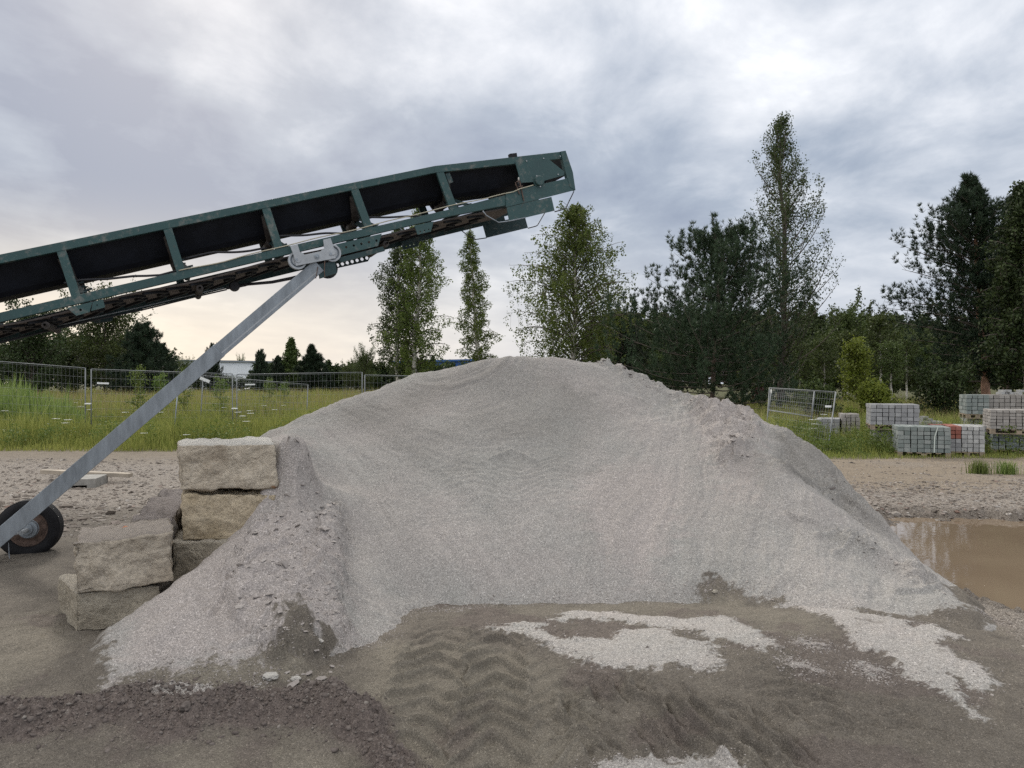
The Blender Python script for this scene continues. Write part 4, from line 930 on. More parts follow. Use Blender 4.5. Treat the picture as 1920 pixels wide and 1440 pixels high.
# ------------------------------------------------------------------ plank and concrete piece on the left
pa, pb = W(80, 884, 11.9), W(245, 891, 11.85)
MB().bar(pa, pb, .13, .062).build('timber_plank', M['wood'], bevel=.004); tag(bpy.data.objects['timber_plank'], 'weathered timber plank lying on the concrete piece beside the conveyor leg', 'plank')
cx0 = W(118, 916, 11.15); m = MB(); x0_, y0_ = cx0[0], cx0[1]; gzz = gz(x0_ + .2, y0_)
ua, ub = np.array([.97, .22, 0]), np.array([-.22, .97, 0]); o_ = np.array([x0_, y0_, gzz - .01])
m.prism([o_, o_ + ua * .12, o_ + ua * .12 + (0, 0, .05), o_ + ua * .33 + (0, 0, .05), o_ + ua * .33, o_ + ua * .45, o_ + ua * .45 + (0, 0, .15), o_ + (0, 0, .15)], ub * .62)
m.build('concrete_piece', M['concrete'], bevel=.006); tag(bpy.data.objects['concrete_piece'], 'grey notched concrete piece under the timber plank', 'concrete block')

# ------------------------------------------------------------------ trees
def unit(v): return v / (np.linalg.norm(v, axis=-1, keepdims=True) + 1e-9)
def leaves(C, size, r, asp=.75, down=0.):
    n = len(C); a = unit(r.standard_normal((n, 3)) + np.array([0, 0, -down])); b = unit(np.cross(a, r.standard_normal((n, 3)))); s = size * r.uniform(.6, 1.3, (n, 1))
    V = np.stack([C - a * s * .5, C + b * s * .5 * asp, C + a * s * .5, C - b * s * .5 * asp], 1).reshape(-1, 3)
    return V, np.arange(n * 4).reshape(-1, 4)
def needles(C, Dr, size, r, k=6, w=.13):
    n = len(C); C = np.repeat(C, k, 0); D = np.repeat(Dr, k, 0); d = unit(D + .55 * r.standard_normal(D.shape)); s = size * r.uniform(.7, 1.2, (len(C), 1)); b = unit(np.cross(d, r.standard_normal(d.shape))) * s * w
    V = np.stack([C - b * .5, C + d * s, C + b * .5 + d * s * .25], 1).reshape(-1, 3); return V, np.arange(len(C) * 3).reshape(-1, 3)
KIND = {
 # t0 first branch height, nb branches, e0/e1 elevation start/end at bottom, top elevation add, prof: crown radius by relative height
 'birch': dict(t0=.16, nb=84, e0=44, e1=-30, top=26, sub=12, lf=27, sub_droop=60, size=.115, jit=.08, prof=[(.1, .6), (.25, .95), (.4, 1), (.6, .85), (.8, .5), (.92, .25), (1, .06)]),
 'aspen': dict(t0=.10, nb=84, e0=30, e1=56, top=20, sub=12, lf=19, sub_droop=-30, size=.10, jit=.10, prof=[(.1, .9), (.25, 1), (.45, .88), (.6, .66), (.8, .38), (.93, .20), (1, .04)]),
 'leafy': dict(t0=.10, nb=56, e0=35, e1=30, top=30, sub=10, lf=20, sub_droop=0, size=.17, jit=.13, prof=[(.08, .65), (.3, 1), (.55, .95), (.75, .7), (.92, .4), (1, .1)]),
 'slim': dict(t0=.38, nb=34, e0=45, e1=35, top=25, sub=7, lf=16, sub_droop=10, size=.16, jit=.10, prof=[(.35, .5), (.5, 1), (.75, .8), (.92, .45), (1, .1)]),
 'bush': dict(t0=.02, nb=42, e0=45, e1=30, top=20, sub=9, lf=18, sub_droop=0, size=.10, jit=.07, prof=[(0, .8), (.4, 1), (.7, .85), (.9, .5), (1, .2)]),
 'pine': dict(t0=.06, nb=60, e0=-6, e1=16, top=40, sub=14, lf=8, sub_droop=-30, size=.20, jit=.045, prof=[(.05, .8), (.2, 1), (.36, .95), (.5, .70), (.7, .50), (.85, .40), (.95, .22), (1, .08)]),
 'scots': dict(t0=.16, nb=66, e0=4, e1=2, top=34, sub=14, lf=8, sub_droop=-30, size=.20, jit=.045, prof=[(.15, .45), (.25, .85), (.4, 1), (.55, .82), (.68, .62), (.8, .36), (.92, .14), (1, .04)]),
}
def grow(kind, H, Rr, seed, lean=0., side=None, dens=1., tr=None, limbs=1.0, sizef=1., gap=0., front=0.):
    K_ = KIND[kind]; r = np.random.default_rng(seed); wood = NPM(); limb = NPM(); leaf = NPM(); conif = kind in ('pine', 'scots')
    nt = 14; tt = np.linspace(0, 1, nt); wx = np.cumsum(r.normal(0, .012, nt)) * H * .5; wy = np.cumsum(r.normal(0, .012, nt)) * H * .5
    trunk = np.stack([lean * tt * H + wx - wx[0], wy - wy[0], tt * H], -1); tr = tr or H * .014
    wood.add(*tube_np(trunk, tr * (1 - tt) ** .8 + .012, 8))
    at = lambda t: np.array([np.interp(t, tt, trunk[:, i]) for i in range(3)])
    px_, py_ = zip(*K_['prof']); nb = int(K_['nb'] * dens); C = []; DD = []
    for i in range(nb):
        t = K_['t0'] + (1 - K_['t0']) * ((i + r.random()) / nb) ** .92 * .985; az = i * 2.399 + r.normal(0, .35); Lc = Rr * np.interp(t, px_, py_) * r.uniform(.62, 1.12)
        if front and t < .66: Lc *= 1 - front * max(0, -math.sin(az + .35)) ** .5
        if side is not None: Lc *= 1 + side * math.cos(az)
        rel = (t - K_['t0']) / (1 - K_['t0']); e0 = R(K_['e0'] + K_['top'] * rel + r.normal(0, 7)); e1 = R(K_['e1'] + K_['top'] * rel + r.normal(0, 9)); L = Lc / max(.30, math.cos((e0 + e1) / 2))
        n = 8; s = np.linspace(0, 1, n); el = e0 + (e1 - e0) * s; azs = az + r.normal(0, .12) * s * 2; st = L / (n - 1)
        dirs = np.stack([np.cos(el) * np.cos(azs), np.cos(el) * np.sin(azs), np.sin(el)], -1); pts = at(t) + np.concatenate([[np.zeros(3)], np.cumsum(dirs[:-1] * st, 0)])
        br = tr * (.20 if conif else .26) * (1 - t) ** .6 * limbs + .006; limb.add(*tube_np(pts, br * (1 - s) ** .8 + .005, 4))
        ns = max(3, int(K_['sub'] * (.5 + .5 * min(1.2, L / Rr))))
        for j in range(ns):
            u = .08 + .92 * (j + r.random()) / ns; p = np.array([np.interp(u, s, pts[:, q]) for q in range(3)]); a2 = az + (1 if j % 2 else -1) * R(r.uniform(15, 75)) * (1 if u < .9 else .3)
            e2 = np.interp(u, s, el) + R(r.normal(0, 14)) - R(K_['sub_droop']) * .5; l2 = (.16 + .34 * (1 - u)) * L * r.uniform(.7, 1.2) + .15
            m = max(2, int(K_['lf'] * (.55 + .45 * min(1.5, l2 / .6)))) if not conif else max(3, int(K_['lf'] * (.5 + .6 * l2)))
            v = np.sort(r.uniform(.1, 1, m)); ee = e2 - R(K_['sub_droop']) * v * 1.1
            q = p + np.stack([np.cos(ee) * np.cos(a2), np.cos(ee) * np.sin(a2), np.sin(ee)], -1) * (l2 * v)[:, None]
            if r.random() < .5 and kind != 'bush': limb.add(*tube_np(np.stack([p, q[-1]]), [.006, .003], 3))
            C.append(q + r.normal(0, K_['jit'], q.shape)); d_ = np.stack([np.cos(ee) * np.cos(a2), np.cos(ee) * np.sin(a2), np.sin(ee) + .75], -1); DD.append(unit(d_))
    C = np.concatenate(C); DD = np.concatenate(DD); C[:, 2] = np.maximum(C[:, 2], .03)
    if conif: leaf.add(*needles(C, DD, K_['size'] * sizef, r, 12))
    else: leaf.add(*leaves(C, K_['size'] * sizef, r, .7, .6 if kind == 'birch' else 0))
    return wood, limb, leaf
def cat_of(name): return {'birch_tree': 'birch', 'pine_tree': 'pine', 'aspen_tree': 'aspen', 'leafy_tree': 'tree', 'shrub': 'shrub', 'sapling': 'sapling'}.get(name, 'tree')
def tree(name, px, base_py, D, top_py, wpx, kind, bark, lfm, label, seed, group=None, **kw):
    """px: trunk foot in the photograph; height and width follow from the distance"""
    x = (px - 960) / FPX * D; H = EYE - (top_py - HZ) / FPX * D; Rr = wpx / FPX * D / 2; z = 0 if D < 20 else .0
    o = empty(name, (x, D, z), label, cat_of(name), group); wood, limb, leaf = grow(kind, H, Rr, seed, **kw)
    for nm, q, mt in (('trunk', wood, bark), ('branchwork', limb, M['bark_grey'] if bark is not M['grass'] else bark), ('crown', leaf, lfm)):
        V, F = q.arrays(); me = mesh_np(nm, V, F, nm != 'crown'); me.materials.append(mt); c = bpy.data.objects.new(nm, me); COL.objects.link(c); c.parent = o
    return o
def copy_tree(src, px, D, top_py, wf=1., rot=0., label=None, group=None):
    """another tree of the same kind: scaled to its own height, turned, with its own label"""
    c = src.copy(); COL.objects.link(c); crown = [k for k in src.children if k.name.startswith('crown')][0]; h0 = max(v[2] for v in crown.bound_box)
    H = EYE - (top_py - HZ) / FPX * D; s = H / h0; c.location = ((px - 960) / FPX * D, D, 0); c.scale = (s * wf, s * wf, s); c.rotation_euler = (0, 0, rot)
    for ch in src.children: k = ch.copy(); COL.objects.link(k); k.parent = c
    c['label'] = label
    if group: c['group'] = group
    elif 'group' in c.keys(): del c['group']
    return c
LB_, LD, LM_, LY, ND, NDK = M['leaf_birch'], M['leaf_dark'], M['leaf_mid'], M['leaf_yellow'], M['needle'], M['needle_dark']
BB, BP, BG = M['bark_birch'], M['bark_pine'], M['bark_grey']
# the landmark trees
tree('birch_tree', 775, 720, 45, 392, 118, 'birch', BB, LB_, 'tall birch with a pale trunk seen below the middle of the conveyor', 101, t=0) if False else None
b1 = tree('birch_tree', 778, 720, 45, 388, 150, 'birch', BB, LB_, 'tall drooping birch with a bare pale trunk, right one of the pair behind the conveyor', 101, lean=.012)
b2 = tree('birch_tree', 740, 720, 46, 415, 120, 'birch', BB, M['leaf_aspen'], 'tall loose birch, left one of the pair behind the conveyor', 102, dens=.8)
b3 = tree('birch_tree', 898, 720, 45, 430, 92, 'birch', BB, LB_, 'slim young birch standing alone between the conveyor pair and the broad birch', 103, dens=.75, sizef=.9)
b4 = tree('birch_tree', 1076, 720, 40, 382, 290, 'birch', BB, LB_, 'broad bushy birch rising behind the top of the gravel heap', 104, dens=1.5)
p1 = tree('pine_tree', 1330, 740, 34, 462, 460, 'pine', BP, ND, 'wide dark pine reaching low to both sides, left of the tall aspen', 105, dens=1.5, sizef=1.1)
a1 = tree('aspen_tree', 1463, 735, 37, 226, 190, 'aspen', BG, M['leaf_aspen'], 'very tall airy aspen with steep branches, tallest tree in the picture', 106, dens=1.15, lean=.012, limbs=.6, gap=.25)
p2 = tree('pine_tree', 1860, 742, 29, 340, 310, 'scots', m_simple('orange_pine_bark', (.34, .20, .14), .9, .3, 5), NDK, 'leaning scots pine with a long bare reddish trunk behind the right pallets', 107, dens=2.3, lean=-.085, side=-.30, tr=.17, sizef=.95, front=.75)
p3 = tree('pine_tree', 1882, 742, 31, 372, 150, 'scots', BP, NDK, 'dark pine half hidden close behind the leaning scots pine', 108, dens=1.1, lean=.01)
b5 = tree('birch_tree', 1925, 742, 26, 335, 190, 'birch', BB, LD, 'dark hanging birch with a white trunk cut by the right edge of the picture', 109, dens=1.3, lean=.01)
p4 = tree('pine_tree', 1165, 740, 44, 600, 140, 'pine', BP, NDK, 'small dark pine between the broad birch and the wide pine', 110, dens=.9)
# left background
l1 = tree('leafy_tree', 195, 735, 58, 590, 150, 'leafy', BG, LM_, 'tall leafy tree below the conveyor on the left, top touching the frame', 120, dens=1.2)
l2 = tree('pine_tree', 268, 735, 55, 618, 128, 'pine', BP, NDK, 'broad dark pine on the left beside the tall leafy tree', 121, dens=1.2, sizef=1.25)
l3 = tree('leafy_tree', 60, 735, 52, 612, 130, 'leafy', BG, LD, 'dark leafy tree at the left edge behind the reeds', 122, dens=1.1)
l4 = tree('birch_tree', 545, 735, 75, 634, 50, 'birch', BB, LM_, 'thin birch rising between two dark pines over the left fence', 123, dens=.6, sizef=1.5)
l5 = tree('pine_tree', 586, 738, 70, 652, 62, 'scots', BP, NDK, 'round-topped pine with a bare stem standing right of the thin birch', 124, dens=.75, sizef=1.6)
G1 = 'trees on the far side of the left meadow'
copy_tree(l3, -40, 55, 620, 1.0, 1.3, 'dark leafy tree partly outside the left edge, behind the reeds', G1)
copy_tree(l3, 130, 60, 628, .8, 2.2, 'lower dark tree left of the tall leafy tree', G1)
copy_tree(l1, 235, 64, 600, .8, 2.0, 'leafy tree directly behind the broad dark pine on the left', G1)
copy_tree(l2, 300, 60, 640, .8, 1.0, 'low dark pine closing the right end of the left clump', G1)
copy_tree(l1, 345, 80, 664, .7, .6, 'small leafy tree left of the white hall', G1)
copy_tree(l2, 398, 68, 640, .55, 2.6, 'narrow dark pine just behind the conveyor leg', G1)
copy_tree(l2, 488, 66, 652, .55, .4, 'dark pine directly right of the white hall', G1)
copy_tree(l2, 520, 74, 664, .7, 1.7, 'smaller dark pine between the hall pine and the thin birch', G1)
copy_tree(l5, 612, 78, 686, .9, 1.7, 'low dark pine right of the round-topped one', G1)
copy_tree(l1, 655, 82, 672, .8, 2.9, 'mid-green bushy tree left of the birch pair', G1)
copy_tree(l1, 684, 62, 640, .7, 1.2, 'rounded green tree at the foot of the birch pair', G1)
for px_, D_, ty_, lb_ in [(428, 98, 701, 'low dark bush in front of the white hall, left one'), (458, 99, 703, 'low dark bush in front of the white hall, right one'), (372, 96, 702, 'low dark bush at the left end of the white hall')]: copy_tree(l3, px_, D_, ty_, 2.0, px_, lb_, G1)
copy_tree(l2, 782, 60, 668, .5, 3.0, 'small dark pine beside the right birch trunk of the pair', G1)
copy_tree(l2, 812, 60, 664, .42, 4.1, 'small pointed pine in front of the blue hall', G1)
copy_tree(l1, 452, 150, 660, .4, 4.0, 'small far treetop above the roof of the white hall', G1)
# right wood: slim birches and poplars one can tell apart, then the mass behind
s1 = tree('birch_tree', 1650, 745, 50, 612, 70, 'slim', BB, LM_, 'slim birch with a white stem in the wood behind the paver pallets', 130, tr=.10)
s2 = tree('leafy_tree', 1580, 745, 56, 604, 92, 'leafy', BG, LM_, 'green leafy tree in the wood, right of the tall aspen', 131, dens=.9)
s3 = tree('leafy_tree', 1606, 745, 40, 655, 58, 'leafy', BG, LY, 'bright yellow-green young tree in front of the dark wood', 132, dens=.5, sizef=.8)
G2 = 'slim trees along the front of the right wood'
labs = ['leftmost slim birch under the tall aspen', 'slim birch just right of the aspen trunk', 'slim birch above the left end of the leaning fence panel', 'slim birch above the middle of the leaning fence panel', 'slim birch above the right post of the leaning fence panel',
        'slim birch left of the bright yellow-green tree', 'slim birch right of the bright yellow-green tree', 'slim birch above the two-high pallet of grey pavers', 'slim birch between the two-high pallet and the scots pine', 'thin birch closest to the scots pine trunk']
for i, (px, D, ty) in enumerate([(1400, 48, 640), (1480, 46, 646), (1452, 52, 640), (1500, 50, 636), (1545, 46, 624), (1590, 52, 612), (1622, 45, 640), (1672, 44, 634), (1700, 47, 622), (1745, 46, 640)]):
    copy_tree(s1, px, D, ty, 1 + .15 * math.sin(i * 3), i * 1.3, labs[i], G2)
for i, (px, D, ty, lab) in enumerate([(1540, 60, 616, 'leafy tree between the aspen and the green wood edge'), (1625, 62, 598, 'leafy tree standing highest behind the yellow-green tree'), (1675, 58, 604, 'leafy tree left of the scots pine crown'), (1722, 60, 606, 'leafy tree partly covered by the left branches of the scots pine'),
                                      (1780, 58, 620, 'leafy tree behind the lower scots pine branches'), (1240, 60, 640, 'leafy tree showing through the left side of the wide pine'), (1420, 58, 640, 'leafy tree at the foot of the tall aspen'), (1830, 56, 640, 'dark leafy tree behind the scots pine trunk')]):
    copy_tree(s2, px, D, ty, 1.0, i * .9 + .4, lab, 'leafy trees of the right wood')
def wood_mass(name, spots, mat, seed):
    q = NPM(); w = NPM()
    for i, (px, D, ty, wpx) in enumerate(spots):
        H = EYE - (ty - HZ) / FPX * D; a, _l, b = grow('leafy', H, wpx / FPX * D / 2, seed + i % 5, dens=.75, sizef=1.7); V, F = b.arrays(); V = V.copy(); th = i * 1.7; c_, s_ = math.cos(th), math.sin(th)
        V[:, :2] = V[:, :2] @ np.array([[c_, s_], [-s_, c_]]); V += np.array([(px - 960) / FPX * D, D, 0])
        for f in F: q.add(V, f)
    V, F = q.arrays(); tag(link(name, mesh_np(name, V, F), mat), kind='stuff')
r_ = np.random.default_rng(5)
wood_mass('far_wood', [(1120 + i * 26 + r_.uniform(-8, 8), r_.uniform(64, 84), r_.uniform(606, 640), 96) for i in range(34)], M['leaf_wood'], 200)
wood_mass('far_wood', [q_ for q_ in [(-160 + i * 34 + r_.uniform(-8, 8), r_.uniform(84, 100), r_.uniform(699, 709) if i > 13 else r_.uniform(650, 680), 80 if i < 14 else 50) for i in range(36)] if not 335 < q_[0] < 490], LD, 210)
# shrubs and saplings
u1 = tree('shrub', 1770, 800, 27, 726, 120, 'bush', BG, LD, 'dark green shrub between the two-high pallet and the right stacks', 140, dens=1.2)
u2 = tree('shrub', 1640, 790, 26, 742, 60, 'bush', BG, LY, 'yellow-green shrub left of the two-high pallet', 141)
u3 = tree('shrub', 1540, 790, 27, 742, 60, 'bush', BG, LM_, 'pale leafy shrub inside the leaning fence panel', 142, dens=.8)
G3 = 'low shrubs around the paver stacks'
for s_, px, D, ty, wf, lab in [(u1, 1715, 30, 742, .8, 'dark shrub directly behind the two-high pallet'), (u2, 1500, 33, 716, .6, 'bright yellow-green sapling behind the leaning fence panel'), (u2, 1595, 24, 758, .9, 'yellow-green shrub right of the leaning panel post'), (u3, 1470, 36, 738, 1.2, 'pale shrub at the left post of the leaning panel'), (u1, 1830, 30, 728, .7, 'dark shrub at the foot of the scots pine'),
                               (u3, 1680, 32, 745, .9, 'mid-green shrub left of the dark pallet shrub')]:
    copy_tree(s_, px, D, ty, wf, px * .01, lab, G3)
u4 = tree('sapling', 258, 780, 25, 694, 30, 'bush', M['grass'], M['leaf_herb'], 'young willow sapling behind the left fence, nearest the double post', 143, dens=.3, sizef=.6)
G4 = 'young saplings behind the left fence'
for px, D, ty, wf, lab in [(300, 26, 694, 1.0, 'young sapling just left of the conveyor leg, behind the fence'), (345, 27, 684, .8, 'taller sapling crossing the conveyor leg above the fence'), (415, 25, 700, 1., 'young sapling left of the second fence post pair'), (505, 30, 706, 1.1, 'young sapling in the meadow right of the second post pair'), (532, 34, 712, 1.1, 'low sapling farther right in the meadow')]:
    copy_tree(u4, px, D, ty, wf, px * .02, lab, G4)
o = tree('shrub', 1421, 760, 40, 739, 20, 'bush', BG, M['shrub_red'], 'small dark reddish-brown bush in the rough grass left of the leaning panel', 144, dens=1.0, sizef=1.2)

# ------------------------------------------------------------------ grass and herbs
def blades(P, H, Wd, r, lean=.25, bend=.3):
    n = len(P); a = r.uniform(0, 6.283, n); side = np.stack([np.cos(a), np.sin(a), np.zeros(n)], -1) * (Wd * .5)[:, None]; b = r.uniform(0, 6.283, n); ld = np.stack([np.cos(b), np.sin(b), np.zeros(n)], -1) * (H * lean * r.random(n))[:, None]
    up = np.stack([np.zeros(n), np.zeros(n), H], -1); mid = P + up * .55 + ld * .4; tip = P + up * (1 - bend * .3 * r.random(n))[:, None] + ld * 1.4
    V = np.stack([P - side, P + side, mid + side * .8, mid - side * .8, tip], 1).reshape(-1, 3); i = np.arange(n)[:, None] * 5
    return V, [i + np.array([[0, 1, 2, 3]]), i + np.array([[3, 2, 4]])]
def meadow(name, n, fn, hf, mat, seed, wf=.011, lean=.3):
    r = np.random.default_rng(seed); q = fn(r, n); x, y = q[:, 0], q[:, 1]; z = Gbase(x, y); H = hf(x, y, r); k = H > .03; P = np.stack([x, y, z], -1)[k]; H = H[k]
    V, F = blades(P, H, wf * (P[:, 1] / 20) ** 1.15 * r.uniform(.6, 1.5, len(P)), r, lean); tag(link(name, mesh_np(name, V, F), mat), kind='stuff')
def left_field(d0, d1, a0=-1150, a1=60): return lambda r, n: logD(r, n, d0, d1, a0, a1)
clump = lambda x, y, s=90: np.clip(.76 + 1.2 * fbm(x, y, .8, 5, .65, s), .2, 1.45)
edge = lambda x, y: sstep(17.0, 20.0, y + .8 * fbm(x, y, .6, 3, seed=81))
meadow('meadow_grass', 170000, left_field(17.2, 75), lambda x, y, r: (.10 + .80 * edge(x, y) * clump(x, y)) * r.uniform(.45, 1.1, len(x)), M['grass'], 60, .012)
meadow('dry_meadow_grass', 26000, left_field(21, 75), lambda x, y, r: (1.15 * sstep(.42, .80, clump(x, y, 91))) * r.uniform(.6, 1.1, len(x)) * sstep(20, 27, y), M['grass_dry'], 61, .008)
meadow('verge_grass', 70000, lambda r, n: logD(r, n, 15.4, 48, 440, 1200), lambda x, y, r: (.12 + .62 * sstep(15.6, 19, y + .6 * fbm(x, y, .8, 3, seed=82)) * clump(x, y, 92)) * r.uniform(.4, 1.1, len(x)), M['grass'], 62, .012)
meadow('dry_verge_grass', 9000, lambda r, n: logD(r, n, 22, 48, 380, 900), lambda x, y, r: .8 * r.uniform(.5, 1.1, len(x)), M['grass_dry'], 63, .009)
meadow('reed_bed', 7000, lambda r, n: logD(r, n, 22.0, 30, -1080, -800), lambda x, y, r: (2.0 - 1.1 * sstep(-930, -810, x / y * FPX + 60 * fbm(x, y, .9, 3, seed=93)) ) * r.uniform(.35, 1.1, len(x)) * (.75 + .5 * fbm(x, y, 1.3, 3, seed=94)), M['reed'], 64, .034, .22)
def leafy_herbs(name, spots, mat, seed):
    r = np.random.default_rng(seed); C = []
    for x, y, h in spots:
        n = int(60 + 60 * h); t = r.random(n); C.append(np.stack([x + r.normal(0, .07 + .08 * (1 - t)), y + r.normal(0, .07 + .08 * (1 - t)), t * h + .03], -1))
    tag(link(name, mesh_np(name, *leaves(np.concatenate(C), .055, r, .6)), mat), kind='stuff')
r_ = np.random.default_rng(77)
q = logD(r_, 300, 18.0, 26, -1050, -120); leafy_herbs('leafy_weeds', [(a, b, r_.uniform(.25, .7)) for a, b in q], M['leaf_herb'], 70)
q = logD(r_, 380, 15.9, 22, 470, 1100); leafy_herbs('leafy_verge_weeds', [(a, b, r_.uniform(.15, .65)) for a, b in q], M['leaf_herb'], 71)
# white umbels: one flowering stem, copied
def umbel():
    o = empty('flowering_weed', (0, 0, 0), 'wild carrot with a flat white flower head standing in the meadow', 'wildflower', 'white flowering weeds in the meadow')
    m = MB().tube([(0, 0, 0), (.01, 0, .45), (0, .01, .86)], .004, 4)
    for k in range(7): a = k * .9; m.tube([(0, .01, .84), (.05 * math.cos(a), .05 * math.sin(a), .9)], .002, 3)
    me = bpy.data.meshes.new('stem'); me.from_pydata(m.v, [], m.f); me.materials.append(M['grass']); c = bpy.data.objects.new('stem', me); COL.objects.link(c); c.parent = o
    r = np.random.default_rng(3); a = r.uniform(0, 6.28, 130); d = .075 * np.sqrt(r.random(130)); C = np.stack([d * np.cos(a), d * np.sin(a), .905 - d * .12 + r.normal(0, .003, 130)], -1)
    V, F = leaves(C, .018, r, 1.); V[:, 2] = .905 + (V[:, 2] - .905) * .5; me = mesh_np('flower_head', V, F); me.materials.append(M['petal']); c = bpy.data.objects.new('flower_head', me); COL.objects.link(c); c.parent = o; return o
U0 = umbel(); kids = list(U0.children); ul = []
for (px, py) in [(155, 746), (142, 755), (152, 762), (168, 768), (128, 787), (123, 793), (235, 773), (262, 780), (300, 773), (420, 764), (447, 773), (455, 780), (468, 770), (470, 775), (495, 760), (480, 757), (462, 790), (500, 742), (72, 742), (60, 745), (55, 735), (10, 770), (12, 740), (30, 760), (105, 785), (350, 815), (270, 812), (532, 760), (515, 768), (1535, 786), (1523, 787), (1545, 777), (1524, 803), (1528, 795)]:
    h = .82 if px < 1000 else .75; D = (EYE - h) * FPX / (py - HZ); D = min(max(D, 17.8), 44); ul.append((px, D, EYE - (py - HZ) / FPX * D))
for i, (px, D, h) in enumerate(ul):
    if i == 0: c = U0
    else:
        c = U0.copy(); COL.objects.link(c)
        for k in kids: e = k.copy(); COL.objects.link(e); e.parent = c
    c.location = ((px - 960) / FPX * D, D, Gbase(np.array([0.]), np.array([D]))[0] * 0); s = h / .9; c.scale = (1.15, 1.15, s); c.rotation_euler = (0, 0, i)
# two tufts on the road
for px, lab, sd in [(1838, 'left of the two grass tufts growing on the gravel road', 1), (1887, 'right of the two grass tufts growing on the gravel road', 2)]:
    r = np.random.default_rng(sd); n = 260; D = 12.9; c = np.array([(px - 960) / FPX * D, D]); P = np.concatenate([c + r.normal(0, .075, (n, 2)) * (1.2, .8), np.zeros((n, 1))], 1); P[:, 2] = G(P[:, 0], P[:, 1])
    V, F = blades(P, r.uniform(.12, .30, n), np.full(n, .010), r, .35); o = link('grass_tuft', mesh_np('grass_tuft', V, F), M['reed']); tag(o, lab, 'grass tuft', 'grass tufts on the road')

# ------------------------------------------------------------------ mesh fence panels
def fence_panel(label, tl, trr, bl, br, group, nv=30, nh=9, sign=None, frame=True, mid=False):
    tl, trr, bl, br = map(lambda a: np.array(a, float), (tl, trr, bl, br)); o = empty('mesh_fence', tuple((bl + br) / 2), label, 'fence panel', group)
    MB().tube([bl - (0, 0, .02), tl], .017, 8).build('post', M['fence'], o, smooth=True); MB().tube([br - (0, 0, .02), trr], .017, 8).build('post', M['fence'], o, smooth=True)
    MB().tube([tl, trr], .011, 8).build('rail', M['fence'], o, smooth=True); MB().tube([bl * .93 + tl * .07, br * .93 + trr * .07], .013, 8).build('rail', M['fence'], o, smooth=True)
    w = NPM()
    for i in range(1, nv): u = i / nv; w.add(*tube_np([bl + (br - bl) * u + (tl - bl) * .07, tl + (trr - tl) * u], .0022, 3))
    for j in range(nh): v = .1 + .88 * j / (nh - 1); w.add(*tube_np([bl + (tl - bl) * v, br + (trr - br) * v], .0028, 3))
    w.build('wire_mesh', M['fence'], o)
    if mid: MB().tube([bl * .55 + br * .45 + (tl - bl) * .07, tl * .55 + trr * .45], .012, 6).build('brace', M['fence'], o)
    if sign:
        u, v, sw, sh, rz = sign; c = (bl + (br - bl) * u) * (1 - v) + (tl + (trr - tl) * u) * v; e = unit(br - bl); a = np.array([0, 0, 1.]); e2 = e * math.cos(rz) + a * math.sin(rz); a2 = a * math.cos(rz) - e * math.sin(rz)
        MB().obox(c - np.array([0, .012, 0]), e2 * sw / 2, np.array([0, .003, 0]), a2 * sh / 2).build('sign_plate', M['white'], o)
    return o
GF = 'wire mesh fence panels along the meadow'
def fp(px, py, D, h=2.0): t = W(px, py, D); return t, t - np.array([0, 0, h])
def panel(lab, a, b, **kw): (t0, b0), (t1, b1_) = fp(*a), fp(*b); return fence_panel(lab, t0, t1, b0, b1_, GF, **kw)
panel('mesh fence panel at the left edge in front of the reeds', (-75, 672, 19.6), (160, 690, 21.2))
panel('mesh fence panel with a white plate, crossed by the conveyor leg', (171, 692, 21.2), (436, 701, 22.6), sign=(.08, .80, .30, .05, 0))
panel('mesh fence panel right of the conveyor leg, up to the tall post pair', (444, 702, 22.6), (679, 698, 24.4), sign=(.10, .84, .30, .04, 0))
panel('mesh fence panel running behind the left shoulder of the heap', (684, 703, 24.4), (905, 708, 26.6))
(t0, b0), (t1, b1_) = fp(372, 704, 23.4, 1.9), fp(572, 721, 24.6, 1.85); b0 = b0 + (0, -.0, 0); fence_panel('slumped mesh fence panel leaning behind the upright ones', t0 + (0, .35, 0), t1 + (0, .35, 0), b0 + (0, .1, 0), b1_ + (0, .1, 0), GF, sign=(.02, .93, .30, .10, -.35))
for px, py, D, lab in [(165, 757, 21.15, 'white clamp joining the first pair of fence posts'), (440, 766, 22.55, 'white clamp joining the second pair of fence posts')]:
    c = W(px, py, D); m = MB().obox(c, (.085, 0, 0), (0, .03, 0), (0, 0, .018)); m.lathe(c - (0, .03, 0), (0, -1, 0), [(0, .012), (.02, .012), (.02, .001)], 8); tag(m.build('fence_clamp', M['white'], bevel=.004), lab, 'fence clamp', 'clamps on the fence posts')
for (px, D, lab) in [(165, 21.2, 'concrete weight under the first pair of fence posts'), (440, 22.6, 'concrete weight under the second pair of fence posts')]:
    c = W(px, 0, D); m = MB().box(c[0] - .33, c[0] + .33, D - .11, D + .11, -.02, .12); m.box(c[0] - .12, c[0] + .12, D - .08, D + .08, .12, .15); tag(m.build('concrete_weight', M['concrete'], bevel=.01), lab, 'fence weight', 'concrete weights of the fence')
m = MB().tube([W(326, 816, 20.6), W(333, 735, 20.9), W(334, 705, 21.9)], .016, 8); tag(m.build('support_pole', M['galv'], smooth=True), 'thin leaning steel pole propping the fence left of the top stone block', 'pole')
GF = 'leaning mesh fence panels beside the heap'
fence_panel('leaning mesh fence panel with a white tag, largest one right of the heap', W(1443, 727, 21.0), W(1567, 735, 17.9), W(1436, 822, 20.2), W(1551, 851, 16.9), GF, sign=(.03, .93, .10, .10, 0))
fence_panel('shorter mesh fence panel leaning behind the largest one right of the heap', W(1447, 728, 21.6), W(1527, 733, 19.8), W(1441, 772, 21.3), W(1521, 785, 19.5), GF, nv=20, nh=7)
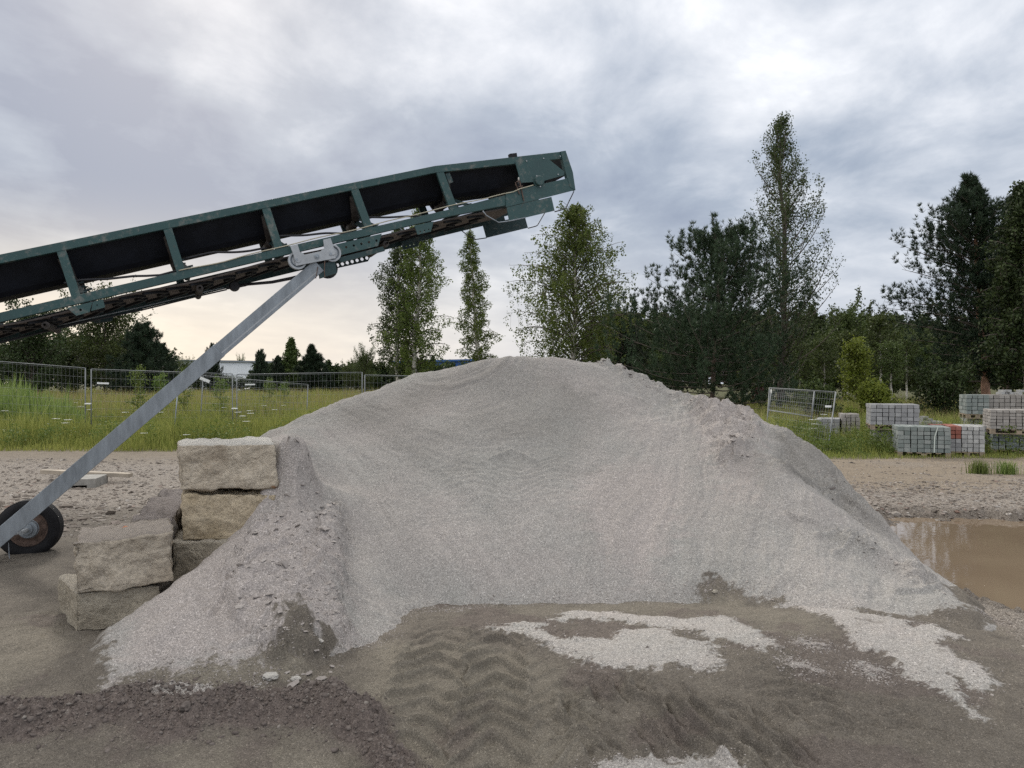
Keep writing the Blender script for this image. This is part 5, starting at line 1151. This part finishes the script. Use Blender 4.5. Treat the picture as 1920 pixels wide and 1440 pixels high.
c = W(1553, 762, 17.7); tag(MB().obox(c, (.075, 0, 0), (0, .004, 0), (0, 0, .024)).build('white_tag', M['white']), 'small white tag hanging near the right post of the leaning fence panel', 'tag')

# ------------------------------------------------------------------ pallets of pavers
def m_paver(name, a, b, c2):
    m, T, bs = principled(name, .92, .15); g = T.add('ShaderNodeNewGeometry'); c = T.ramp(g.outputs['Random Per Island'], [(0, a), (.6, b), (1, c2)])
    c = T.mix(T.mapr(T.noise(g.outputs['Position'], 14, 5, .7), .35, .75, 0, .45), c, tuple(x * .5 for x in a)); T.set(bs, 'Base Color', c); return m
MP = {'grey': m_paver('grey_pavers', (.27, .27, .275), (.345, .345, .35), (.42, .42, .42)), 'green': m_paver('greenish_pavers', (.19, .22, .21), (.27, .295, .285), (.33, .35, .335)),
      'warm': m_paver('warm_grey_pavers', (.28, .26, .24), (.345, .325, .305), (.40, .38, .355)), 'light': m_paver('light_pavers', (.33, .33, .325), (.42, .42, .41), (.5, .5, .49)), 'red': m_paver('red_pavers', (.27, .105, .08), (.33, .14, .11), (.38, .18, .15))}
def paver_part(name, o, mat, x0, y0, z0, nx, ny, nz, bx, by, bz, ang, sel=None, seed=1, miss=None):
    r = random.Random(seed); m = MB(); ux, uy = np.array([math.cos(ang), math.sin(ang), 0]), np.array([-math.sin(ang), math.cos(ang), 0])
    for k in range(nz):
        for i in range(nx):
            for j in range(ny):
                if 0 < i < nx - 1 and 0 < j < ny - 1 and k < nz - 1: continue
                if sel and not sel(i, j, k): continue
                if miss and miss(i, j, k): continue
                c = np.array([x0, y0, z0]) + ux * ((i + .5) * bx) + uy * ((j + .5) * by) + np.array([0, 0, (k + .5) * bz]); g = .006
                m.obox(c + np.array([r.gauss(0, .003), r.gauss(0, .005), 0]), ux * (bx / 2 - g * r.uniform(.6, 1.6)), uy * (by / 2 - g), np.array([0, 0, bz / 2 - g * r.uniform(.3, 1.2)]))
    return m.build(name, mat, o)
def pallet(o, x0, y0, z0, w, d, ang):
    ux, uy = np.array([math.cos(ang), math.sin(ang), 0]), np.array([-math.sin(ang), math.cos(ang), 0]); m = MB(); b = np.array([x0, y0, z0])
    for t in (0, .5, 1): 
        c = b + uy * (.05 + t * (d - .1)) ; m.obox(c + ux * w / 2 + (0, 0, .011), ux * w / 2, uy * .05, (0, 0, .010))
        for s in (0, .5, 1): m.obox(c + ux * (.05 + s * (w - .1)) + (0, 0, .055), ux * .05, uy * .045, (0, 0, .033))
    for s in range(6): m.obox(b + ux * (.05 + s / 5 * (w - .1)) + uy * d / 2 + (0, 0, .1), ux * .05, uy * d / 2, (0, 0, .010))
    return m.build('pallet', M['pallet_wood'], o)
def stack(label, px, py_base, D, z0, w, d, h, mat, ang=0., seed=1, base=True, miss=None, bz=.095, bx=.125, group='pallets of concrete pavers'):
    ang += -.38; w *= .9
    x = (px - 960) / FPX * D; o = empty('paver_stack', (x, D, z0), label, 'paver stack', group); zz = z0
    if base: pallet(o, x, D, z0, w, d, ang); zz += .112
    nx, ny, nz = max(1, round(w / bx)), max(1, round(d / .16)), max(1, round((h - (zz - z0)) / bz)); paver_part('pavers', o, mat, x, D, zz, nx, ny, nz, w / nx, d / ny, (h - (zz - z0)) / nz, ang, None, seed, miss); return o, x, zz, nx, ny, nz
o, x, zz, nx, ny, nz = stack('greenish paver stack with a pale strap, front one in the grass', 1683, 858, 15.9, 0, 1.12, .95, .66, MP['green'], .02, 1, bz=.09)
sx = lambda t, z_: (x + t * math.cos(.36) - .02 * math.sin(.36), 15.9 - t * math.sin(.36) - .02, z_)
MB().bar(sx(.69, .12), sx(.70, .45), .022, .004, (0, 1, 0)).bar(sx(.70, .45), sx(.76, .665), .022, .004, (0, 1, 0)).build('strap', M['strap'], o)
D = 16.0; x = (1781 - 960) / FPX * D; o = empty('paver_stack', (x, D, 0), 'light grey paver stack with a red corner, right of the greenish one', 'paver stack', 'pallets of concrete pavers'); pallet(o, x, D, 0, .66, 1.0, -.36)
paver_part('pavers', o, MP['light'], x, D, .112, 6, 7, 6, .11, .145, .092, -.36, lambda i, j, k: i >= 2, 3); paver_part('pavers', o, MP['grey'], x, D, .112, 6, 7, 3, .11, .145, .092, -.36, lambda i, j, k: i < 2, 4); paver_part('red_pavers', o, MP['red'], x, D, .388, 6, 7, 3, .11, .145, .092, -.36, lambda i, j, k: i < 2, 5)
stack('low row of light pavers behind the red-cornered stack', 1838, 0, 16.9, 0, .42, .6, .62, MP['light'], 0, 6, base=False)
stack('low row of red pavers behind the greenish stack', 1745, 0, 17.1, 0, .62, .5, .63, MP['red'], 0, 16, base=False)
stack('grey paver stack on the ground carrying another pallet, nearest the shrubs', 1640, 0, 17.6, 0, 1.1, 1.0, .49, MP['grey'], .03, 7)
stack('tall grey paver stack on a pallet, upper one of the pair by the yellow-green shrub', 1632, 0, 17.5, .495, 1.16, 1.0, .60, MP['grey'], .03, 8, miss=lambda i, j, k: k == 5 and i > 5 and j < 3)
stack('small half-used grey paver stack between the pallet pairs', 1727, 0, 19.3, 0, .55, .7, .60, MP['grey'], 0, 9)
stack('weathered paver stack half hidden by weeds at the left', 1531, 0, 19.4, 0, .62, 1.0, .66, MP['grey'], -.05, 10)
stack('weathered paver stack with a broken top beside the half hidden one', 1578, 0, 19.4, 0, .50, 1.0, .78, MP['warm'], .04, 11, miss=lambda i, j, k: k == 6 and (i + j) % 3 == 0)
stack('lower grey paver stack under the pallet at the right back', 1813, 0, 18.6, 0, .62, 1.0, .70, MP['grey'], 0, 12)
stack('blue-grey paver stack on a pallet, left one of the right back row', 1812, 0, 18.5, .705, .55, 1.0, .60, MP['green'], 0, 13)
stack('warm grey paver stack on a pallet, right one of the right back row', 1853, 0, 18.5, .705, 1.05, 1.0, .60, MP['warm'], 0, 14)
stack('lower paver stack under the right back row, at the picture edge', 1857, 0, 18.6, 0, 1.0, 1.0, .70, MP['grey'], 0, 17)
stack('lower greenish paver stack under the front pallet at the right edge', 1860, 0, 16.5, 0, 1.15, .9, .46, MP['green'], -.03, 15)
stack('upper warm grey paver stack on the front pallet at the right edge', 1857, 0, 16.4, .465, 1.2, .95, .54, MP['warm'], -.03, 18, bz=.07)
lo = [(1729, 19.6, .60), (1741, 19.5, .60), (1733, 19.55, .66), (1876, 18.9, 1.305), (1884, 18.95, 1.305), (1892, 18.9, 1.305), (1880, 18.92, 1.365), (1888, 18.9, 1.365), (1908, 18.8, 1.305), (1914, 18.9, 1.365)]
wh_ = ['left one on the small half-used stack', 'right one on the small half-used stack', 'top one on the small half-used stack', 'leftmost in the little pile on the right back row', 'second in the lower course of the little pile on the back row', 'third in the lower course of the little pile on the back row',
       'upper left one of the little pile on the back row', 'upper right one of the little pile on the back row', 'lone one near the right edge on the back row', 'topmost loose one at the right edge of the back row']
for (px, D, z), lb in zip(lo, wh_):
    x = (px - 960) / FPX * D; tag(MB().obox((x, D, z + .03), (.055, .01, 0), (-.015, .09, 0), (0, 0, .029)).build('loose_paver', MP['light'] if px > 1800 else MP['grey'], bevel=.004), 'loose paver block, ' + lb, 'paver', 'loose pavers on top of the stacks')

# ------------------------------------------------------------------ far buildings and cars
def hall(name, label, a, b, D0, D1, top_a, top_b, col, door, depth=18):
    A = W(a, 0, D0); B = W(b, 0, D1); A[2] = B[2] = 0; za = EYE - (top_a - HZ) / FPX * D0; zb = EYE - (top_b - HZ) / FPX * D1; z = (za + zb) / 2
    o = empty(name, tuple(A), label, 'hall'); e = unit(B - A); L = np.linalg.norm(B - A); nrm = np.array([-e[1], e[0], 0]); m = MB()
    rib = .6; n = int(L / rib)
    for i in range(n):                                     # profiled sheet: shallow ribs
        p = A + e * rib * i; m.prism([p, p + e * .5, p + e * .5 + (0, 0, z), p + (0, 0, z)], nrm * .1); m.prism([p + e * .5 - nrm * .05, p + e * .6 - nrm * .05, p + e * .6 - nrm * .05 + (0, 0, z), p + e * .5 - nrm * .05 + (0, 0, z)], nrm * .15)
    m.prism([A + nrm * .12, A + e * n * rib + nrm * .12, A + e * n * rib + nrm * depth, A + nrm * depth], (0, 0, z))
    m.build('wall', m_simple(name + '_sheet', col, .5, .08, .4), o)
    r = MB().prism([A - e * .3 - nrm * .3 + (0, 0, z), A + e * (n * rib + .3) - nrm * .3 + (0, 0, z), A + e * (n * rib + .3) - nrm * .3 + (0, 0, z + .25), A - e * .3 - nrm * .3 + (0, 0, z + .25)], nrm * (depth + .6)); r.build('roof', m_simple(name + '_roof', door, .6, .1, .5), o)
    g = MB()
    for t in (.25, .72): p = A + e * L * t - nrm * .08; g.prism([p, p + e * 3.6, p + e * 3.6 + (0, 0, min(3.6, z * .6)), p + (0, 0, min(3.6, z * .6))], nrm * .04)
    g.build('gate', m_simple(name + '_gate', tuple(c * .7 for c in col), .5, .1, 1), o); return o
hall('white_hall', 'long low white metal hall behind the trees, left of centre', 345, 520, 108, 116, 678, 680, (.80, .82, .84), (.22, .24, .26))
hall('blue_hall', 'blue metal hall showing behind the birch pair and the heap', 738, 960, 104, 92, 683, 672, (.03, .10, .30), (.04, .12, .32))
def car(px, D, ang, body, label):
    x = (px - 960) / FPX * D; c_, s_ = math.cos(ang), math.sin(ang); o = empty('parked_car', (x, D, 0), label, 'car', 'cars parked beyond the meadow')
    T_ = lambda p: np.array([x + p[0] * c_ - p[1] * s_, D + p[0] * s_ + p[1] * c_, p[2]])
    prof = [(-2.1, .35), (-2.15, .7), (-1.95, .92), (-1.2, .98), (-.55, 1.42), (.9, 1.46), (1.6, 1.05), (2.05, .95), (2.1, .4)]
    m = MB().prism([T_((a, -.85, b)) for a, b in prof], T_((0, .85, 0)) - T_((0, -.85, 0))); m.build('body', m_simple('car_paint', body, .3, .05, 1, .5), o, bevel=.06)
    for sy in (-.86, .83):
        MB().prism([T_((a, sy, b)) for a, b in [(-1.05, 1.0), (-.5, 1.36), (.85, 1.40), (1.4, 1.05)]], T_((0, .03, 0)) - T_((0, 0, 0))).build('window', M['rubber'], o)
    for wx in (-1.35, 1.3):
        for sy in (-.9, .7): MB().lathe(T_((wx, sy, .32)), T_((0, 1, 0)) - T_((0, 0, 0)), [(0, .02), (0, .32), (.2, .32), (.2, .02)], 20).build('wheel', M['rubber'], o)
car(632, 92, .2, (.30, .31, .32), 'silver car parked under the trees behind the second fence panel'); car(492, 88, -.15, (.02, .03, .06), 'dark blue car parked in front of the pine by the white hall'); car(596, 94, .1, (.03, .03, .035), 'dark car parked left of the silver one')
